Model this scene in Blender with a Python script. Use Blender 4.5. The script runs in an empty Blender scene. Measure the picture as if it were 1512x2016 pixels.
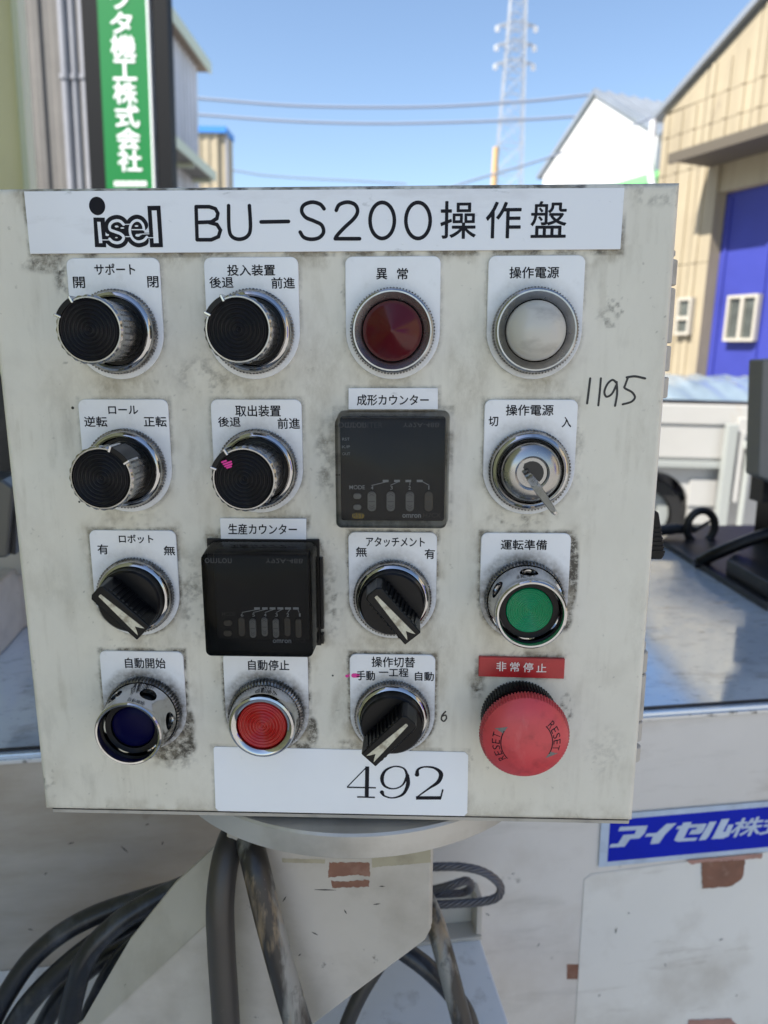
import bpy, bmesh, math, random
import numpy as np
from mathutils import Vector, Matrix

random.seed(7); np.random.seed(7)
SC = bpy.context.scene
COL = SC.collection
rad = math.radians

# ------------------------------------------------------------------ camera, sky, sun, exposure
# panel frame: u right, v up, w out of the control panel towards the viewer (metres); world: Z up, Y away
_up = Vector((0.0269, 0.9996, 0.0044)).normalized()
_in = Vector((0, 0, -1)); WY = (_in - _in.dot(_up) * _up).normalized(); WX = WY.cross(_up).normalized(); WZ = _up
PM = Matrix((WX, WY, WZ))                      # panel vector -> world vector
PANEL_M = PM.to_4x4()
F, CX, CY = 1467.0, 756.0, 1008.0
_R = ((0.99937392, 0.00128548, 0.0353571), (0.0060094, 0.97865179, -0.20543749), (-0.03486637, 0.20552134, 0.97803135))
def _flip(t): return Vector((t[0], -t[1], -t[2]))
CAMX, CAMD, CAMF = _flip(_R[0]), _flip(_R[1]), _flip(_R[2])
CAMP = Vector((0.03735197, 0.07895731, 0.33771134))
cam = bpy.data.cameras.new('camera'); camo = bpy.data.objects.new('camera', cam); COL.objects.link(camo)
cx, cy, cz = PM @ CAMX, PM @ (-CAMD), PM @ (-CAMF)
camo.matrix_world = Matrix.Translation(PM @ CAMP) @ Matrix((cx, cy, cz)).transposed().to_4x4()
cam.sensor_fit = 'VERTICAL'; cam.sensor_height = 24; cam.sensor_width = 18; cam.lens = 24 * F / 2016
cam.clip_start = 0.02; cam.clip_end = 3000
cam.dof.use_dof = True; cam.dof.focus_distance = 0.335; cam.dof.aperture_fstop = 7.6
SC.camera = camo
SUN_EL, SUN_DIR = rad(48), (-0.80, -0.60)
world = bpy.data.worlds.new('World'); SC.world = world; world.use_nodes = True
wn = world.node_tree.nodes; wl = world.node_tree.links
bg = wn['Background']
sky = wn.new('ShaderNodeTexSky'); sky.sky_type = 'NISHITA'; sky.sun_disc = False
sky.sun_elevation = SUN_EL; sky.sun_rotation = math.atan2(SUN_DIR[0], SUN_DIR[1])
sky.air_density = 1.0; sky.dust_density = 0.6; sky.ozone_density = 1.6
wl.new(sky.outputs[0], bg.inputs[0]); bg.inputs[1].default_value = 0.112
sl = bpy.data.lights.new('sun', 'SUN'); sl.energy = 5.0; sl.angle = rad(0.53); sl.color = (1, 0.94, 0.84)
so = bpy.data.objects.new('sun', sl); COL.objects.link(so)
sdir = Vector((SUN_DIR[0] * math.cos(SUN_EL), SUN_DIR[1] * math.cos(SUN_EL), math.sin(SUN_EL)))
so.rotation_euler = (-sdir).to_track_quat('-Z', 'Y').to_euler(); so.location = (-5, -5, 12)
SC.view_settings.view_transform = 'Standard'; SC.view_settings.look = 'None'
SC.view_settings.exposure = 1.0; SC.view_settings.gamma = 1
SC.render.engine = 'CYCLES'; SC.cycles.use_denoising = True; SC.cycles.max_bounces = 8
SC.cycles.transparent_max_bounces = 12
GROUND = -1.25

# ------------------------------------------------------------------ ray helpers (photo pixel -> place)
def ray(px, py): return (CAMX * ((px - CX) / F) + CAMD * ((py - CY) / F) + CAMF)
def onw(px, py, w=0.0):
    """mm coordinates on the panel plane at height w mm"""
    d = ray(px, py); s = (w / 1000 - CAMP.z) / d.z; q = CAMP + d * s
    return (q.x * 1000, q.y * 1000)
def at(px, py, Y):
    d = PM @ ray(px, py); c = PM @ CAMP; s = (Y - c.y) / d.y
    return c + d * s
# machine frame (a along its front, b up, c out of its front), origin behind the panel
ME1 = Vector((1, 0, -0.168)).normalized(); ME3 = Vector((0.168, 0, 1)).normalized(); MO = Vector((0, 0, -0.24))
MACH_M = Matrix.Translation(PM @ MO) @ Matrix((PM @ ME1, PM @ Vector((0, 1, 0)), PM @ ME3)).transposed().to_4x4()
def mach(px, py, c=0.0):
    d = ray(px, py); s = (c / 1000 - (CAMP - MO).dot(ME3)) / d.dot(ME3); q = CAMP + d * s - MO
    return (q.dot(ME1) * 1000, q.y * 1000)
def mtab(px, py, b):
    d = ray(px, py); s = (b / 1000 - CAMP.y) / d.y; q = CAMP + d * s - MO
    return (q.dot(ME1) * 1000, q.dot(ME3) * 1000)

# ------------------------------------------------------------------ materials
def mat(name, col, rough=0.5, metal=0.0, spec=0.5, var=None, dirt=None, bump=None, coat=0, roughvar=0, attr=None, ring=None, trans=0, side=None):
    """var=(scale, amount) value variation; dirt=[(colour, scale, lo, hi, amount, stretch)]; bump=(scale, strength)"""
    m = bpy.data.materials.new(name); m.use_nodes = True
    nt = m.node_tree; N = nt.nodes; L = nt.links; b = N['Principled BSDF']
    b.inputs['Roughness'].default_value = rough; b.inputs['Metallic'].default_value = metal
    b.inputs['Specular IOR Level'].default_value = spec; b.inputs['Coat Weight'].default_value = coat
    b.inputs['Coat Roughness'].default_value = 0.08; b.inputs['Transmission Weight'].default_value = trans
    tc = N.new('ShaderNodeTexCoord')
    def noise(scale, stretch=None, detail=6, r=0.6):
        n = N.new('ShaderNodeTexNoise'); n.inputs['Scale'].default_value = scale
        n.inputs['Detail'].default_value = detail; n.inputs['Roughness'].default_value = r
        mp = N.new('ShaderNodeMapping'); L.new(tc.outputs['Object'], mp.inputs[0])
        mp.inputs['Location'].default_value = (random.uniform(-3, 3),) * 3
        if stretch: mp.inputs['Scale'].default_value = stretch
        L.new(mp.outputs[0], n.inputs['Vector']); return n.outputs['Fac']
    def mrange(s, lo, hi, a=0.0, z=1.0):
        r = N.new('ShaderNodeMapRange'); L.new(s, r.inputs[0])
        for i, v in enumerate((lo, hi, a, z)): r.inputs[i + 1].default_value = v
        return r.outputs[0]
    def math_(op, a, c):
        q = N.new('ShaderNodeMath'); q.operation = op
        for i, v in enumerate((a, c)):
            if isinstance(v, (int, float)): q.inputs[i].default_value = v
            else: L.new(v, q.inputs[i])
        return q.outputs[0]
    def mix(f, a, c):
        q = N.new('ShaderNodeMix'); q.data_type = 'RGBA'
        if isinstance(f, float): q.inputs[0].default_value = f
        else: L.new(f, q.inputs[0])
        for i, v in ((6, a), (7, c)):
            if isinstance(v, tuple): q.inputs[i].default_value = (*v[:3], 1)
            else: L.new(v, q.inputs[i])
        return q.outputs[2]
    c = tuple(col)
    if var:
        c = mix(mrange(noise(var[0]), 0.3, 0.7), tuple(x * (1 - var[1]) for x in col), tuple(min(1, x * (1 + var[1])) for x in col))
    for d in (dirt or []):
        dc, sc, lo, hi, am = d[:5]
        c = mix(mrange(noise(sc, d[5] if len(d) > 5 else None), lo, hi, 0, am), c, tuple(dc))
    if side:                         # brown stain and painted shade, darkening one end of the sheet
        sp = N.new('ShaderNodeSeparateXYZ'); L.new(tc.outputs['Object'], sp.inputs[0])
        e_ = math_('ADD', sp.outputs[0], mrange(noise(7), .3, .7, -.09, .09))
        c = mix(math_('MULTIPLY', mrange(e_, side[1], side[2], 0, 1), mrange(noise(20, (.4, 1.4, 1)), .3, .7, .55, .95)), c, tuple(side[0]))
    if attr:                         # painted grime plus title plate gap shade: a per-vertex mask broken up by noise
        a = N.new('ShaderNodeAttribute'); a.attribute_name = attr[0]
        f = math_('MULTIPLY', a.outputs['Fac'], mrange(noise(260, None, 9, 0.75), 0.36, 0.60, 0.15, 1.25))
        cl = N.new('ShaderNodeClamp'); L.new(f, cl.inputs[0])
        c = mix(cl.outputs[0], c, tuple(attr[1]))
        a2 = N.new('ShaderNodeAttribute'); a2.attribute_name = attr[0] + '_tint'
        f2 = math_('MULTIPLY', a2.outputs['Fac'], mrange(noise(110, (1, .5, 1), 9, .75), 0.36, 0.64, 0.1, 1.1))
        c = mix(f2, c, tuple(attr[2]))
    if ring:                         # grime that gathers round a collar: distance from the part's own centre, strength per object
        sx = N.new('ShaderNodeVectorMath'); sx.operation = 'LENGTH'
        mp = N.new('ShaderNodeMapping'); mp.inputs['Scale'].default_value = (1, 1, 0); L.new(tc.outputs['Object'], mp.inputs[0])
        L.new(mp.outputs[0], sx.inputs[0])
        oa = N.new('ShaderNodeAttribute'); oa.attribute_type = 'OBJECT'; oa.attribute_name = 'grime'
        wob = math_('MULTIPLY', noise(150), 0.006)
        rr = math_('SUBTRACT', sx.outputs['Value'], wob)
        f = math_('MULTIPLY', mrange(rr, 0.0150, 0.0222, 1, 0), oa.outputs['Fac'])
        f = math_('MULTIPLY', f, mrange(noise(330), 0.3, 0.6, 0.45, 1.0))
        c = mix(f, c, tuple(ring))
    if isinstance(c, tuple): b.inputs['Base Color'].default_value = (*c, 1)
    else: L.new(c, b.inputs['Base Color'])
    if roughvar: L.new(mrange(noise(90), 0.3, 0.7, max(0.02, rough - roughvar), min(1, rough + roughvar)), b.inputs['Roughness'])
    if bump:
        bp = N.new('ShaderNodeBump'); bp.inputs['Strength'].default_value = bump[1]; bp.inputs['Distance'].default_value = bump[2] if len(bump) > 2 else 0.001
        L.new(noise(bump[0]), bp.inputs['Height']); L.new(bp.outputs[0], b.inputs['Normal'])
    return m
DK = (0.035, 0.032, 0.028)
M = {}
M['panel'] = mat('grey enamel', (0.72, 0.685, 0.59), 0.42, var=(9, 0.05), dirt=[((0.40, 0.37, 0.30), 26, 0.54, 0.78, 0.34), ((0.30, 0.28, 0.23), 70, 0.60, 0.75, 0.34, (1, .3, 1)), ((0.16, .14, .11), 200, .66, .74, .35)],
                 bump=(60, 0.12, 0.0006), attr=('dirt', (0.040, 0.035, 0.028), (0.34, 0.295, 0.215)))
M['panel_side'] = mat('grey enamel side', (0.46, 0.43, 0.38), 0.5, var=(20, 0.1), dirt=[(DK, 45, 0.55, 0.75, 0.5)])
M['plate'] = mat('white acrylic', (0.80, 0.81, 0.83), 0.25, var=(40, 0.03), dirt=[((0.45, 0.44, 0.42), 120, 0.58, 0.75, 0.30), ((0.6, 0.6, 0.58), 45, 0.5, 0.7, 0.25)], ring=(0.10, 0.085, 0.065), coat=0.3)
M['title'] = mat('white title acrylic', (0.80, 0.81, 0.84), 0.22, dirt=[((0.42, 0.40, 0.40), 28, 0.56, 0.74, 0.42, (0.5, 1.6, 1)), ((0.2, 0.2, 0.2), 90, 0.66, 0.76, 0.55, (.7, 1.5, 1))], coat=0.3)
M['paper'] = mat('white sticker', (0.86, 0.88, 0.91), 0.35, var=(20, 0.02), dirt=[((0.5, 0.5, 0.48), 60, 0.66, 0.8, 0.3)])
M['redplate'] = mat('red acrylic', (0.42, 0.018, 0.022), 0.3, var=(60, 0.2), dirt=[((0.10, 0.01, 0.01), 130, 0.6, 0.75, 0.6)])
M['ink'] = mat('engraved ink', (0.009, 0.009, 0.014), 0.6, spec=.2)
M['whiteink'] = mat('white engraving', (0.78, 0.72, 0.70), 0.6)
M['marker'] = mat('black marker', (0.012, 0.011, 0.012), 0.35)
M['pink'] = mat('pink marker', (0.75, 0.03, 0.30), 0.5)
M['chrome'] = mat('worn chrome', (0.48, 0.48, 0.49), 0.09, 1.0, dirt=[((0.16, 0.14, 0.12), 160, 0.55, 0.72, 0.5)], roughvar=0.09)
M['chrome2'] = mat('dull steel', (0.36, 0.355, 0.35), 0.24, 1.0, dirt=[((0.12, 0.11, 0.10), 120, 0.52, 0.75, 0.40)], roughvar=0.1)
M['knurl'] = mat('grimy knurl', (0.30, 0.29, 0.28), 0.3, 1.0, dirt=[((0.05, 0.045, 0.04), 240, 0.42, 0.62, 0.8)])
M['alu'] = mat('matt aluminium', (0.42, 0.42, 0.43), 0.24, 1.0, dirt=[((0.22, 0.21, 0.2), 150, 0.5, 0.72, 0.5)], roughvar=.08)
M['black'] = mat('black plastic', (0.005, 0.005, 0.006), 0.28, spec=.22, var=(60, .2), dirt=[((0.03, 0.028, 0.026), 140, 0.58, 0.75, 0.4)])
M['insert'] = mat('black rubber insert', (0.007, 0.007, 0.009), 0.33, spec=.28, dirt=[((0.03, 0.03, 0.03), 160, 0.55, 0.75, 0.4)])
M['cream'] = mat('worn cream marker', (0.62, 0.58, 0.45), 0.55, dirt=[((0.22, 0.17, 0.11), 260, 0.48, 0.66, 0.7)])
M['redlens'] = mat('dark red lens', (0.075, 0.002, 0.005), 0.20, spec=.4, dirt=[((0.05, .014, .015), 100, .5, .8, .6)], roughvar=.05)
M['whitelens'] = mat('milky lens', (0.52, 0.50, 0.45), 0.30, dirt=[((0.24, 0.22, 0.19), 55, 0.52, 0.75, 0.6, (1, 2, 1))], coat=0.3)
M['greenlens'] = mat('green lens', (0.0005, 0.23, 0.085), 0.10, spec=.5)
M['redbtn'] = mat('red button lens', (0.40, 0.012, 0.010), 0.18, spec=.7)
M['bluelens'] = mat('dark blue lens', (0.001, 0.001, 0.030), 0.3, spec=.08)
M['estop'] = mat('red mushroom', (0.58, 0.058, 0.066), 0.40, var=(40, .14), dirt=[((0.26, 0.025, 0.03), 110, 0.52, 0.72, 0.55), ((.68, .20, .20), 60, .60, .75, .45, (1, .4, 1))], bump=(240, .12, .0004), roughvar=.1)
M['estopgroove'] = mat('mushroom edge grime', (0.16, 0.03, 0.035), 0.6)
M['counter'] = mat('navy counter face', (0.005, 0.007, 0.013), 0.35, spec=.25)
M['counterink'] = mat('counter print', (0.42, 0.44, 0.47), 0.6)
M['faintink'] = mat('faint counter print', (0.035, 0.035, 0.037), 0.6)
M['pill'] = mat('grey rocker', (0.24, 0.24, 0.24), 0.5)
M['pillbrown'] = mat('tan rocker', (0.11, 0.095, 0.08), 0.5)
M['pillmark'] = mat('rocker print', (0.10, 0.10, 0.105), 0.6)
M['yellow'] = mat('yellow key', (0.45, 0.30, 0.04), 0.5)
def smoked(name, tint, fac, ior):
    m = bpy.data.materials.new(name); m.use_nodes = True; nt = m.node_tree; N = nt.nodes; L = nt.links
    N.remove(N['Principled BSDF']); out = N['Material Output']
    tr = N.new('ShaderNodeBsdfTransparent'); tr.inputs[0].default_value = (*tint, 1)
    df = N.new('ShaderNodeBsdfDiffuse'); df.inputs[0].default_value = (0.06, 0.055, 0.048, 1)
    gl = N.new('ShaderNodeBsdfGlossy'); gl.inputs['Roughness'].default_value = 0.14
    tc = N.new('ShaderNodeTexCoord'); no = N.new('ShaderNodeTexNoise'); no.inputs['Scale'].default_value = 90; no.inputs['Detail'].default_value = 7
    L.new(tc.outputs['Object'], no.inputs['Vector'])
    mr = N.new('ShaderNodeMapRange'); L.new(no.outputs['Fac'], mr.inputs[0]); mr.inputs[1].default_value = .35; mr.inputs[2].default_value = .7; mr.inputs[3].default_value = fac * .5; mr.inputs[4].default_value = fac * 1.5
    m1 = N.new('ShaderNodeMixShader'); L.new(mr.outputs[0], m1.inputs[0]); L.new(tr.outputs[0], m1.inputs[1]); L.new(df.outputs[0], m1.inputs[2])
    fr = N.new('ShaderNodeFresnel'); fr.inputs[0].default_value = ior
    m2 = N.new('ShaderNodeMixShader'); L.new(fr.outputs[0], m2.inputs[0]); L.new(m1.outputs[0], m2.inputs[1]); L.new(gl.outputs[0], m2.inputs[2])
    L.new(m2.outputs[0], out.inputs[0]); return m
M['smoke'] = smoked('smoked cover', (0.74, 0.74, 0.72), 0.20, 1.25)
M['smokedark'] = smoked('dark smoked cover', (0.55, 0.55, 0.54), 0.06, 1.16)
# machine and ground
M['beigelight'] = mat('beige cover paint', (0.76, 0.74, 0.69), 0.42, var=(3.5, 0.06), dirt=[((0.40, 0.35, 0.28), 9, 0.50, 0.75, 0.55), ((.30, .25, .19), 26, .60, .72, .4, (.35, 1.6, 1)), ((0.12, .11, .1), 38, 0.70, 0.76, 0.5)], bump=(14, .15, .002))
M['beige'] = mat('beige machine paint', (0.68, 0.645, 0.60), 0.42, side=((0.33, 0.27, 0.205), .06, -.10), var=(3.5, 0.08), dirt=[((0.42, 0.36, 0.29), 8, 0.50, 0.75, 0.5), ((.28, .235, .18), 26, .60, .74, .4, (.35, 1.6, 1)), ((0.12, .11, .1), 38, 0.68, 0.76, 0.6), ((0.3, 0.28, 0.24), 14, .55, .7, .35, (.4, 2, 1))], bump=(14, 0.15, 0.002))  # left end of the body browned: staining and shade both in the colour
M['armpaint'] = mat('arm paint', (0.50, 0.46, 0.40), 0.42, var=(12, 0.08), dirt=[((0.27, 0.23, 0.18), 22, 0.5, 0.72, 0.45), ((0.08, .07, .06), 85, 0.68, 0.75, 0.8)], bump=(40, .12, .001))
M['discpaint'] = mat('worn flange metal', (0.50, 0.48, 0.44), 0.30, 0.35, var=(8, 0.12), dirt=[((0.26, 0.23, 0.19), 14, 0.5, 0.68, 0.55, (1, 1, .6))])
M['whitemetal'] = mat('white base paint', (0.84, 0.85, 0.86), 0.35, var=(10, .04), dirt=[((0.4, 0.38, 0.36), 45, 0.58, 0.72, 0.5), ((0.04, .04, .04), 160, .70, .74, .9)])
M['table'] = mat('steel table', (0.66, 0.74, 0.84), 0.10, 0.5, var=(8, .06), dirt=[((0.33, 0.33, 0.35), 24, 0.55, 0.70, 0.5, (1, 1, 2)), ((.10, .10, .11), 70, .62, .72, .5, (.6, 1, 2)), ((.25, .25, .27), 180, .60, .70, .35)], roughvar=0.05)
M['tableedge'] = mat('worn table edge', (0.60, 0.60, 0.60), 0.3, 0.5, dirt=[((0.08, 0.075, 0.07), 70, 0.52, 0.62, 0.8)])
M['darksteel'] = mat('oily dark steel', (0.014, 0.014, 0.017), 0.36, spec=.35, dirt=[((0.06, .055, .05), 40, .5, .7, .5)])
M['greybox'] = mat('grey box paint', (0.165, 0.16, 0.148), 0.5, var=(12, .06))
M['rust'] = mat('bare primer', (0.21, 0.095, 0.06), 0.6, var=(60, .15), dirt=[((.32, .2, .15), 90, .55, .7, .5)])
M['pinkprimer'] = mat('pink primer', (0.40, 0.22, 0.18), 0.6, var=(60, .12))
M['tape'] = mat('old tape', (0.38, 0.34, 0.24), 0.5, dirt=[((.2, .17, .12), 70, .5, .7, .5)])
M['bluestick'] = mat('blue sticker', (0.001, 0.014, 0.42), 0.5, spec=.15, var=(30, .08))
M['silver'] = mat('silver sticker print', (0.46, 0.55, 0.68), 0.35, var=(50, .08), dirt=[((.3, .36, .45), 60, .5, .7, .5)])
M['steeldark'] = mat('grey steel', (0.10, 0.10, 0.095), 0.35, 0.6)
M['cable'] = mat('black cable', (0.016, 0.017, 0.021), 0.33, dirt=[((0.13, 0.135, 0.15), 40, 0.52, 0.72, 0.55, (1, .5, 1)), ((0.07, .06, .045), 60, .6, .7, .6)], bump=(120, .25, .0006))
M['cableold'] = mat('scuffed cable', (0.026, 0.023, 0.021), 0.34, bump=(90, .3, .0006), dirt=[((0.30, 0.30, 0.28), 34, 0.50, 0.60, 0.75, (1.6, .22, 1.2)), ((0.30, 0.22, 0.13), 46, 0.54, 0.64, 0.7, (1.8, .25, 1.6)), ((0.02, .018, .016), 90, .55, .68, .8)])
M['cablebrown'] = mat('brown grey cable', (0.050, 0.043, 0.036), 0.42, bump=(90, .25, .0006), dirt=[((0.045, 0.04, 0.035), 40, 0.48, 0.7, 0.8, (1, .3, 1)), ((.2, .18, .15), 90, .66, .75, .6)])
M['rope'] = mat('wire rope', (0.15, 0.145, 0.155), 0.36, 0.6, dirt=[((0.08, .065, .055), 60, .5, .7, .6)])
M['concrete'] = mat('concrete yard', (0.36, 0.35, 0.33), 0.85, var=(0.9, .12), dirt=[((.22, .21, .2), 2.5, .5, .7, .5)], bump=(12, .3, .01))
# buildings
M['palegreen'] = mat('pale green wall', (0.50, 0.52, 0.27), 0.6, var=(1.5, .1))
M['paletrim'] = mat('pale trim', (0.62, 0.66, 0.50), 0.5)
M['greysiding'] = mat('grey siding', (0.135, 0.128, 0.122), 0.7, var=(1.8, .15), dirt=[((.10, .095, .09), 5, .58, .75, .6)])
M['pipe'] = mat('grey downpipe', (0.25, 0.255, 0.285), 0.4, var=(3, .1))
M['postblack'] = mat('black sign frame', (0.004, 0.005, 0.007), 0.6, spec=.2)
M['signgreen'] = mat('green sign', (0.001, 0.17, 0.032), 0.4)
M['signwhite'] = mat('white sign letters', (0.85, 0.86, 0.86), 0.5)
M['whitesiding'] = mat('pale siding', (0.62, 0.62, 0.66), 0.6, var=(.7, .12), dirt=[((.3, .28, .24), 3, .5, .7, .5, (1, 1, .2))])
M['eave'] = mat('brown eave', (0.22, 0.17, 0.13), 0.7)
M['canopy'] = mat('grey canopy', (0.20, 0.19, 0.17), 0.7)
M['cream2'] = mat('cream siding', (0.37, 0.315, 0.22), 0.7, var=(1.2, .10), dirt=[((.24, .20, .14), 2.2, .46, .7, .6, (1.8, 1.8, .2)), ((.16, .13, .10), 5, .62, .74, .5, (1.5, 1.5, .3))])
M['blueroof'] = mat('blue roof edge', (0.04, 0.22, 0.62), 0.5)
M['roofmetal'] = mat('ribbed grey roof', (0.30, 0.33, 0.37), 0.4, 0.4, var=(.6, .15))
M['whitewall'] = mat('white gable', (0.66, 0.66, 0.65), 0.6, var=(.8, .04))
M['greenawn'] = mat('green awning', (0.12, 0.42, 0.13), 0.6)
M['brown'] = mat('brown canopy soffit', (0.10, 0.085, 0.065), 0.8)
M['bluedoor'] = mat('blue shutter', (0.04, 0.05, 0.29), 0.4, var=(2, .12))
M['winframe'] = mat('white window frame', (0.46, 0.43, 0.37), 0.5)
M['glass'] = mat('window glass', (0.10, 0.11, 0.10), 0.08, 0, 0.8, var=(2.5, .5))
M['steelwork'] = mat('galvanised steel', (0.36, 0.38, 0.41), 0.5, 0.3)
M['insul'] = mat('white insulator', (0.85, 0.86, 0.88), 0.3)
M['orange'] = mat('orange pole', (0.55, 0.36, 0.18), 0.6)
M['wire'] = mat('overhead wire', (0.20, 0.23, 0.30), 0.6)
M['truckwhite'] = mat('white truck paint', (0.46, 0.455, 0.44), 0.3, var=(2, .05), dirt=[((.40, .30, .18), 6, .62, .72, .35, (1, 1, .4))], coat=.3)
M['trucktop'] = mat('pale blue bed cover', (0.24, 0.32, 0.40), 0.2, var=(4, .1), coat=.5)
M['trucksteel'] = mat('grey truck steel', (0.34, 0.36, 0.35), 0.5)
M['tyre'] = mat('tyre rubber', (0.012, 0.012, 0.013), 0.7)

# ------------------------------------------------------------------ mesh helpers
class MB:
    def __init__(s, S=0.001): s.v, s.f, s.S = [], [], S
    def add(s, vs, fs):
        o = len(s.v); s.v += [tuple(q) for q in vs]; s.f += [tuple(i + o for i in f) for f in fs]; return s
    def box(s, x0, x1, y0, y1, z0, z1):
        v = [(x, y, z) for z in (z0, z1) for y in (y0, y1) for x in (x0, x1)]
        return s.add(v, [(0, 2, 3, 1), (4, 5, 7, 6), (0, 1, 5, 4), (2, 6, 7, 3), (0, 4, 6, 2), (1, 3, 7, 5)])
    def prism(s, pts, z0, z1, axis='z'):
        n = len(pts)
        mp = {'z': lambda p, z: (p[0], p[1], z), 'y': lambda p, z: (p[0], z, p[1]), 'x': lambda p, z: (z, p[0], p[1])}[axis]
        v = [mp(p, z0) for p in pts] + [mp(p, z1) for p in pts]
        return s.add(v, [tuple(range(n))[::-1], tuple(range(n, 2 * n))] + [(i, (i + 1) % n, n + (i + 1) % n, n + i) for i in range(n)])
    def lathe(s, prof, n=96, mod=None, c=(0, 0, 0)):
        vs, fs, rows = [], [], []
        for i, (r, z) in enumerate(prof):
            if r < 1e-6: rows.append([len(vs)]); vs.append((c[0], c[1], c[2] + z)); continue
            rows.append(list(range(len(vs), len(vs) + n)))
            for k in range(n):
                t = 2 * math.pi * k / n; rr = r if mod is None else mod(r, z, t, i, k)
                vs.append((c[0] + rr * math.cos(t), c[1] + rr * math.sin(t), c[2] + z))
        for A, B in zip(rows, rows[1:]):
            for k in range(n):
                k2 = (k + 1) % n
                if len(A) == 1 and len(B) == 1: continue
                if len(A) == 1: fs.append((A[0], B[k2], B[k]))
                elif len(B) == 1: fs.append((A[k], A[k2], B[0]))
                else: fs.append((A[k], A[k2], B[k2], B[k]))
        return s.add(vs, fs)
    def tube(s, path, r, n=12, caps=True):
        P = [Vector(p) for p in path]; m = len(P); R = r if hasattr(r, '__len__') else [r] * m
        t0 = (P[1] - P[0]).normalized(); up = Vector((0, 0, 1)) if abs(t0.z) < .9 else Vector((1, 0, 0))
        nx = t0.cross(up).normalized(); vs = []
        for i in range(m):
            t = (P[min(i + 1, m - 1)] - P[max(i - 1, 0)]).normalized()
            nx = (nx - nx.dot(t) * t).normalized(); ny = t.cross(nx)
            for k in range(n):
                a = 2 * math.pi * k / n; vs.append(P[i] + (nx * math.cos(a) + ny * math.sin(a)) * R[i])
        fs = [(i * n + k, i * n + (k + 1) % n, (i + 1) * n + (k + 1) % n, (i + 1) * n + k) for i in range(m - 1) for k in range(n)]
        if caps: fs += [tuple(range(n))[::-1], tuple(range((m - 1) * n, m * n))]
        return s.add(vs, fs)
    def build(s, name, m, parent=None, loc=None, sharp=35, bevel=0, recalc=True, rot=None):
        me = bpy.data.meshes.new(name); me.from_pydata([tuple(c * s.S for c in q) for q in s.v], [], s.f)
        if recalc:
            b = bmesh.new(); b.from_mesh(me); bmesh.ops.recalc_face_normals(b, faces=b.faces); b.to_mesh(me); b.free()
        return link(name, me, m, parent, loc, sharp, bevel, s.S, rot)
def link(name, me, m, parent=None, loc=None, sharp=35, bevel=0, S=0.001, rot=None):
    if m is not None and len(me.materials) == 0: me.materials.append(M[m])
    if sharp: me.shade_smooth(); me.set_sharp_from_angle(angle=rad(sharp))
    o = bpy.data.objects.new(name, me); COL.objects.link(o)
    if parent: o.parent = parent
    if loc: o.location = tuple(c * S for c in loc)
    if rot is not None: o.rotation_euler = (0, 0, rot)
    if bevel:
        bv = o.modifiers.new('bevel', 'BEVEL'); bv.width = bevel * S; bv.segments = 2; bv.limit_method = 'ANGLE'; bv.angle_limit = rad(40)
    return o
def thing(name, label, cat, M4=None, group=None):
    o = bpy.data.objects.new(name, None); COL.objects.link(o); o.empty_display_size = .05
    if M4 is not None: o.matrix_world = M4
    return tag(o, label, cat, group)
def tag(o, label=None, cat=None, group=None, kind=None):
    for k, v in (('label', label), ('category', cat), ('group', group), ('kind', kind)):
        if v: o[k] = v
    return o
def lab(o, s): o['label'] = s; return o
def again(o, parent, loc, S=0.001, rot=None):
    """copy of a part and its sub-parts, meshes shared"""
    c = o.copy(); COL.objects.link(c); c.parent = parent; c.location = tuple(q * S for q in loc)
    if rot is not None: c.rotation_euler = (0, 0, rot)
    for ch in o.children:
        d = ch.copy(); COL.objects.link(d); d.parent = c
    return c
def spline(pts, n=12, closed=False):
    P = [Vector(p) for p in pts]; m = len(P); out = []
    for i in range(m if closed else m - 1):
        g = (lambda j: P[j % m]) if closed else (lambda j: P[max(0, min(m - 1, j))])
        a, b, c, d = g(i - 1), g(i), g(i + 1), g(i + 2)
        for k in range(n):
            t = k / n
            out.append(0.5 * ((2 * b) + (c - a) * t + (2 * a - 5 * b + 4 * c - d) * t * t + (3 * b - a - 3 * c + d) * t ** 3))
    if not closed: out.append(P[-1])
    return out
def ribbon(mb, pts, wd, z, square=False, closed=False):
    """flat stroke of width wd (number or list) along 2-D pts with round ends"""
    P = [Vector((p[0], p[1])) for p in pts]; m = len(P); W = wd if hasattr(wd, '__len__') else [wd] * m
    L, R = [], []
    for i in range(m):
        if closed: a, c = P[i - 1], P[(i + 1) % m]
        else: a, c = P[max(0, i - 1)], P[min(m - 1, i + 1)]
        t1 = (P[i] - a); t2 = (c - P[i])
        t1 = t1.normalized() if t1.length > 1e-9 else t2.normalized(); t2 = t2.normalized() if t2.length > 1e-9 else t1
        t = (t1 + t2); t = t.normalized() if t.length > 1e-6 else t1
        n = Vector((-t.y, t.x)); k = 1 / max(.5, n.dot(Vector((-t1.y, t1.x))))
        L.append(P[i] + n * W[i] / 2 * k); R.append(P[i] - n * W[i] / 2 * k)
    if closed:
        v = [(q.x, q.y, z) for q in L] + [(q.x, q.y, z) for q in R]
        mb.add(v, [(i, (i + 1) % m, m + (i + 1) % m, m + i) for i in range(m)]); return
    v = [(q.x, q.y, z) for q in L] + [(q.x, q.y, z) for q in R]; f = [(i, i + 1, m + i + 1, m + i) for i in range(m - 1)]
    mb.add(v, f)
    if not square:
        for e, (c, l) in enumerate(((P[0], L[0]), (P[-1], R[-1]))):
            a0 = math.atan2(l.y - c.y, l.x - c.x); r = W[0 if e == 0 else -1] / 2
            pts_ = [(c.x + r * math.cos(a0 + math.pi * k / 8), c.y + r * math.sin(a0 + math.pi * k / 8), z) for k in range(9)]
            mb.add(pts_, [tuple(range(9))])
_tc = {}
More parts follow.
